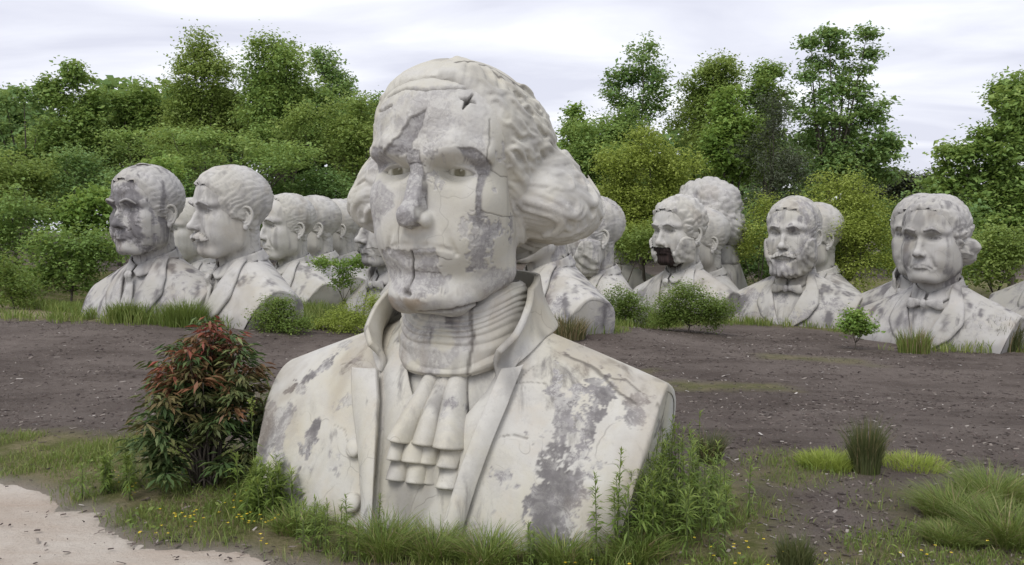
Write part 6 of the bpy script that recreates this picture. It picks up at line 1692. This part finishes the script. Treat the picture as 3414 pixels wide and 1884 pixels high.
def red_shrub():
    rng = np.random.default_rng(61)
    x0, d0 = -3.92, 11.2
    z0 = float(gz(np.array([x0]), np.array([d0]))[0])
    root = empty('red_tipped_shrub', 'shrub with drooping leaflets turning red at the tips, beside the big bust\'s right arm', 'shrub', (x0, d0, z0))
    # outline of the shrub: broad low down, narrow at the top, with side shoots
    H = 2.02
    mb = MB(); tips = []; axis = []
    for k in range(84):
        t = rng.random() ** 0.75
        zt = 0.35 + (H - 0.35) * t + rng.normal(0, 0.10)
        w = np.interp(t, [0, 0.2, 0.45, 0.7, 0.88, 1.0], [0.62, 0.80, 0.66, 0.56, 0.40, 0.10])
        a = rng.random() * 2 * math.pi; rr = w * rng.uniform(0.35, 1.22) ** 0.7
        sx = np.interp(t, [0, 0.35, 1], [-0.08, 0.0, 0.08])
        e = np.array([sx + rr * math.cos(a), rr * math.sin(a) * 0.9, zt])
        b0 = np.array([rng.normal(0, 0.08), rng.normal(0, 0.08), 0.0])
        m = np.array([e[0] * 0.35, e[1] * 0.35, zt * 0.72])
        s = np.linspace(0, 1, 7)[:, None]
        p = (1 - s) ** 2 * b0 + 2 * s * (1 - s) * m + s ** 2 * e
        mb.add(*tube(p, 0.016 * (1.05 - s[:, 0] * 0.85), 5))
        tips.append(e); axis.append(p[-1] - p[-2])
        for j in (4, 5):
            if rng.random() < 0.8: tips.append(p[j] + rng.normal(0, 0.05, 3)); axis.append(p[j] - p[j - 1])
    V, F = mb.arr(); link('stem', mesh_from('stem', V, quads_tris(F)), M_BARK, root)
    LV, LF, LT, LR = [], [], [], []; n0 = 0
    for e, ax in zip(tips, axis):
        ax = ax / np.linalg.norm(ax)
        rad = math.hypot(e[0], e[1]); t = e[2] / H
        redness = np.clip(sstep(0.35, 1.0, t) * 0.9 * (rng.random() < 0.7) + sstep(0.5, 0.95, rad) * 0.6 * (rng.random() < 0.5) + rng.normal(-0.06, 0.16), 0, 1)
        m = int(rng.integers(14, 22))
        a = rng.random(m) * 2 * math.pi
        # a whorl of drooping compound leaves round each tip
        out = np.stack([np.cos(a), np.sin(a), rng.normal(-0.25, 0.35, m)], -1) + ax * 0.45
        out /= np.sqrt((out ** 2).sum(1))[:, None]
        L = rng.uniform(0.12, 0.24, m)
        for q in (0.45, 0.95):
            dr = out.copy(); dr[:, 2] -= 1.0 * q; dr /= np.sqrt((dr ** 2).sum(1))[:, None]
            c = e + out * (L * q * 1.15)[:, None] - np.array([0, 0, 0.045]) * q
            N = np.stack([dr[:, 0] * 0.3, dr[:, 1] * 0.3, np.ones(m) * 1.2], -1) + rng.normal(0, 0.3, (m, 3))
            V, F = leaves(c, N, L * 0.82, rng, 0.25, 0.2, dr)
            LV.append(V); LF.append(F + n0); n0 += len(V)
            LT.append(np.repeat(np.clip(rng.normal(0.45 + 0.25 * sstep(0.4, 0.9, rad), 0.22, m), 0, 1), 4)); LR.append(np.repeat(np.clip(redness * rng.uniform(0.5, 1.1, m), 0, 1), 4))
    link('foliage', mesh_from('foliage', np.concatenate(LV), np.concatenate(LF), False, {'tone': np.concatenate(LT), 'red': np.concatenate(LR)}), LM['red'], root)['kind'] = 'stuff'

def build_plants():
    rng = np.random.default_rng(91)
    red_shrub()
    # leafy weeds close behind and beside the red shrub
    leafy_stalk('leafy_weed', 'bright leafy weed clump between the red-tipped shrub and the big bust', (-3.55, 12.9), 1.35, rng, 90, 0.15, stems=14, spread=0.22, wid=0.22)
    leafy_stalk('leafy_weed', 'narrow-leaved weed clump at the big bust\'s right corner, by the flowers', (-3.15, 11.0), 0.70, rng, 70, 0.16, stems=22, spread=0.20, wid=0.12)
    leafy_stalk('leafy_weed', 'pale green weed clump under the left side of the red-tipped shrub', (-5.35, 12.0), 0.62, rng, 60, 0.12, stems=16, spread=0.25, wid=0.16)
    leafy_stalk('seed_stalk', 'single tall stalk with a pale seed head in front of the red-tipped shrub', (-3.42, 11.6), 1.30, rng, 26, 0.12, head=1.4, wid=0.12)
    # goldenrod by the left shoulder of the big bust
    spots = [(1.90, 10.95, 1.36, 'tallest, at the back against the coat'), (1.55, 10.35, 1.22, 'third from the left'), (1.72, 9.95, 1.0, 'in the middle of the front'), (2.10, 10.40, 1.12, 'right of the middle'), (2.25, 11.3, 1.15, 'farthest back, by the cut shoulder'), (2.02, 9.75, 0.82, 'low in front on the right'), (2.5, 10.7, 0.85, 'shortest, at the right end'), (1.30, 9.70, 0.92, 'at the left front corner')]
    for (x, y, h, wh) in spots:
        leafy_stalk('goldenrod_clump', 'goldenrod clump in the stand by the big bust, ' + wh, (x, y), h, rng, 62, 0.13, stems=10, spread=0.17, wid=0.14, group='goldenrod stand by the big bust')
    leafy_stalk('goldenrod_stalk', 'single goldenrod stalk standing alone before the big bust\'s coat', (0.92, 9.45), 1.0, rng, 110, 0.10, wid=0.17, lean=(0.02, 0))
    leafy_stalk('goldenrod_stalk', 'single goldenrod stalk at the inner edge of the stand, against the coat', (1.15, 9.55), 1.25, rng, 110, 0.11, wid=0.17, lean=(-0.08, 0))
    leafy_stalk('leafy_weed', 'low feathery weed before the big bust\'s coat button', (-1.85, 9.75), 0.62, rng, 60, 0.09, stems=8, spread=0.14, wid=0.14)
    leafy_stalk('leafy_weed', 'ragged weed at the foot of the lapel strip, left of the dark tussocks', (-2.15, 9.95), 0.55, rng, 40, 0.10, stems=9, spread=0.16, wid=0.16)
    leafy_stalk('leafy_weed', 'thin weed before the big bust, under its left lapel edge', (0.15, 9.35), 0.50, rng, 36, 0.09, stems=6, spread=0.12, wid=0.15)
    # clumps of rush and coarse grass on the right
    tuft('rush_clump', 'dark upright rush clump alone on the lot, right of centre', (5.22, 12.9), 1.0, 760, 0.20, rng, 'rush', 0.005, 0.20, tone=(0.45, 0.22), dry=0.06)
    tuft('rush_clump', 'smaller dark rush clump behind the goldenrod stand', (3.02, 13.4), 0.64, 560, 0.17, rng, 'rush', 0.005, 0.42, tone=(0.35, 0.2), dry=0.15)
    tuft('rush_clump', 'rush clump cut off by the bottom edge of the picture, right of centre', (3.02, 9.25), 0.42, 420, 0.17, rng, 'rush', 0.005, 0.35, tone=(0.5, 0.2))
    for i, (x, y, h, r_, lb) in enumerate(((5.55, 10.9, 0.50, 0.34, 'fine yellow-green grass mound at the right, nearest the lot'), (5.75, 10.1, 0.55, 0.38, 'fine yellow-green grass mound at the bottom right corner'), (6.35, 11.5, 0.60, 0.36, 'fine yellow-green grass mound at the right edge, behind the others'), (5.05, 10.0, 0.28, 0.24, 'small fine grass mound left of the bottom right corner mound'))):
        tuft('grass_mound', lb, (x, y), h, 1700, r_ * 1.15, rng, 'grass', 0.0035, 1.0, 'fine grass mounds on the right', curve=0.6, tone=(0.48, 0.28), dry=0.10)
    tuft('grass_mound', 'flat green tuft just left of the dark upright rush clump', (4.75, 13.2), 0.30, 900, 0.42, rng, 'lime', 0.005, 0.7, tone=(0.45, 0.2))
    tuft('grass_mound', 'flat yellowish tuft just right of the dark upright rush clump', (6.1, 13.3), 0.24, 800, 0.5, rng, 'lime', 0.005, 0.7, tone=(0.5, 0.2), dry=0.1)
    # coarse tussocks along the foot of the big bust
    for i, (x, y, h, lb) in enumerate(((-1.42, 9.62, 0.52, 'coarse dark tussock below the big bust\'s coat opening, left of two'), (-0.28, 9.35, 0.46, 'coarse dark tussock below the big bust\'s coat opening, right of two'), (0.55, 9.45, 0.40, 'grass tussock before the big bust, left of the lone goldenrod stalk'), (-2.55, 10.35, 0.34, 'grass tussock at the big bust\'s right front corner'), (1.35, 9.5, 0.40, 'grass tussock under the goldenrod stand'), (-0.85, 9.55, 0.44, 'grass tussock between the two dark ones under the ruffle'))):
        tuft('grass_tussock', lb, (x, y), h * 1.15, 620, 0.27, rng, 'grass', 0.0045, 0.85, 'tussocks at the foot of the big bust', curve=0.8, tone=(0.45, 0.25), dry=0.12)
    # tall reddish grass beside the right-hand busts
    tuft('tall_grass_clump', 'reddish tall grass against the grey cut shoulder right of the big bust', (1.5, 24.8), 0.85, 700, 0.55, rng, 'rush', 0.012, 0.3, tone=(0.75, 0.25), dry=0.45)
    tuft('tall_grass_clump', 'dark tall grass against the frowning bust\'s cut shoulder', (14.7, 26.6), 1.25, 900, 0.55, rng, 'rush', 0.012, 0.15, tone=(0.4, 0.2), dry=0.1)
    tuft('tall_grass_clump', 'thin tall grass before the frowning bust\'s shirt front', (11.75, 25.8), 0.95, 420, 0.45, rng, 'grass', 0.010, 0.2, tone=(0.5, 0.2), dry=0.25)
    tuft('tall_grass_clump', 'green grass clump between the scab-faced and moustached busts', (-9.6, 26.0), 0.95, 900, 0.55, rng, 'grass', 0.011, 0.35, tone=(0.35, 0.2))
    tuft('tall_grass_clump', 'grass clump at the scab-faced bust\'s left corner', (-11.6, 26.6), 0.8, 700, 0.5, rng, 'grass', 0.011, 0.35, tone=(0.45, 0.2))

    # ---------------- grass nobody could count
    def scatter(n, xr, yr, dens, hfun, mat, name, w, lean=0.45, tone=(0.5, 0.22), seg=2):
        x = rng.uniform(*xr, n); y = rng.uniform(*yr, n)
        k = rng.random(n) < dens(x, y)
        x, y = x[k], y[k]
        V, F, m = blades(x, y, hfun(x, y) * rng.uniform(0.4, 1.1, len(x)), rng, w, lean, seg)
        T = np.repeat(np.clip(rng.normal(*tone, len(x)) + 0.25 * fbm(np.stack([x, y, 0 * x], -1), 0.8, 3, 2), 0, 1), m)
        stuff_grass(name, V, F, T, mat)
    def dz(x, y):
        road, gr, tr = zones(x, y)
        n = fbm(np.stack([x, y, 0 * x], -1), 1.3, 4, 44)
        return np.clip(gr * (0.45 + 1.5 * n) * (1 - 0.9 * road), 0, 1)
    scatter(130000, (-8.5, 7), (7.7, 14), dz, lambda x, y: 0.10 + 0.12 * np.clip(fbm(np.stack([x, y, 0 * x], -1), 0.9, 3, 45) + 0.2, 0, 1), LM['grass'], 'grass', 0.004)
    scatter(24000, (-8.5, 7), (7.7, 14), dz, lambda x, y: 0.09 + 0 * x, LM['straw'], 'dry_grass', 0.003, 0.9)
    # fringe round the foot of the big bust
    def ring(x, y):
        c, s = math.cos(R(-HERO_YAW)), math.sin(R(-HERO_YAW))
        lx = (x - HERO_LOC[0]) * c - (y - HERO_LOC[1]) * s; lf = -((x - HERO_LOC[0]) * s + (y - HERO_LOC[1]) * c)
        q = np.maximum(np.abs(lx) / (0.80 * HERO_S), np.where(lf > 0, lf / (0.47 * HERO_S), -lf / (0.42 * HERO_S)))
        return np.where((q > 1.0) & (q < 1.22), 0.75, 0) * (0.5 + 0.5 * fbm(np.stack([x, y, 0 * x], -1), 1.1, 2, 3))
    scatter(34000, (-3.9, 2.9), (8.3, 12.2), ring, lambda x, y: 0.30 + 0.22 * fbm(np.stack([x, y, 0 * x], -1), 1.8, 2, 8), LM['grass'], 'grass', 0.0045, 0.55, (0.48, 0.25), 3)
    # far verges in front of the rows of busts
    def verge(x, y):
        road, gr, tr = zones(x, y)
        n = fbm(np.stack([x, y, 0 * x], -1), 0.5, 3, 46)
        return np.clip(gr * (0.55 + 1.3 * n) * (1 - tr), 0, 1)
    scatter(80000, (-22, 24), (24.4, 36), verge, lambda x, y: 0.32 + 0.35 * np.clip(fbm(np.stack([x, y, 0 * x], -1), 0.35, 3, 47), 0, 1), LM['grass'], 'grass', 0.014, 0.35, (0.55, 0.22))
    # broad-leaved low weeds among the near grass
    n = 9000
    x = rng.uniform(-6.5, 6.5, n); y = rng.uniform(7.8, 12.6, n)
    k = (rng.random(n) < np.maximum(dz(x, y), 0.8 * ring(x, y))) & (fbm(np.stack([x, y, 0 * x], -1), 1.4, 3, 57) > 0.0)
    x, y = x[k], y[k]; m = len(x)
    a = rng.random(m) * 2 * math.pi
    ax = np.stack([np.cos(a), np.sin(a), rng.uniform(0.1, 0.9, m)], -1)
    V, F = leaves(np.stack([x, y, gz(x, y) + rng.uniform(0.01, 0.14, m)], -1), np.tile([0, 0, 1.0], (m, 1)) + rng.normal(0, 0.5, (m, 3)), rng.uniform(0.03, 0.085, m), rng, 0.45, 0.2, ax)
    stuff_grass('ground_weeds', V, F, np.repeat(rng.random(m), 4), LM['weed'])
    n = 30000
    bi = rng.integers(0, len(BASES), n); B_ = np.array(BASES)[bi]
    k = B_[:, 1] > 15; B_ = B_[k]; n = len(B_)
    a = rng.uniform(math.pi * 0.95, math.pi * 2.05, n); r = rng.uniform(1.5, 2.9, n)
    x = B_[:, 0] + r * np.cos(a) * 1.05; y = B_[:, 1] + r * np.sin(a) * 0.75
    k = fbm(np.stack([x, y, 0 * x], -1), 0.55, 3, 52) > -0.12
    x, y = x[k], y[k]
    hh = (0.30 + 0.42 * np.clip(fbm(np.stack([x, y, 0 * x], -1), 0.6, 3, 53) + 0.1, 0, 1)) * rng.uniform(0.5, 1.2, len(x)) * np.where(x > 1, 0.8, 1.15)
    V, F, m = blades(x, y, hh, rng, 0.012, 0.35, 3)
    stuff_grass('grass', V, F, np.repeat(np.clip(rng.normal(0.5, 0.22, len(x)) + 0.3 * fbm(np.stack([x, y, 0 * x], -1), 0.4, 2, 6), 0, 1), m), LM['grass'])
    # small yellow flowers along the road verge
    n = 900
    x = np.r_[rng.uniform(-5.6, -2.6, n), rng.uniform(0.5, 5.5, n // 2)] * NK; y = np.r_[rng.uniform(9.4, 12.4, n), rng.uniform(8.6, 9.6, n // 2)] * NK
    cl = fbm(np.stack([x, y, 0 * x], -1), 1.6, 3, 51)
    road, gr, tr = zones(x, y)
    k = (cl > 0.02) & (gr > 0.25) & (rng.random(len(x)) < np.where(x > 0, 0.14, 0.42))
    x, y = x[k], y[k]
    hz = gz(x, y) + rng.uniform(0.05, 0.20, len(x))
    m = len(x)
    C = np.repeat(np.stack([x, y, hz], -1), 5, 0); a = np.tile(np.arange(5) * 2 * math.pi / 5, m)
    ax = np.stack([np.cos(a), np.sin(a), 0 * a + 0.15], -1)
    V, F = leaves(C + ax * 0.010, np.tile([0, 0, 1.0], (5 * m, 1)) + rng.normal(0, 0.2, (5 * m, 3)), 0.020, rng, 0.75, 0.1, ax)
    stuff_grass('yellow_flowers', V, F, np.repeat(rng.random(5 * m), 4), LM['flower'])
    V, F, mm = blades(x, y, hz - gz(x, y), rng, 0.002, 0.0, 2)
    stuff_grass('flower_stems', V, F, np.full(len(V), 0.4), LM['weed'])

build_hero()
build_rows()
build_ground()
build_chips()
build_trees()
build_plants()
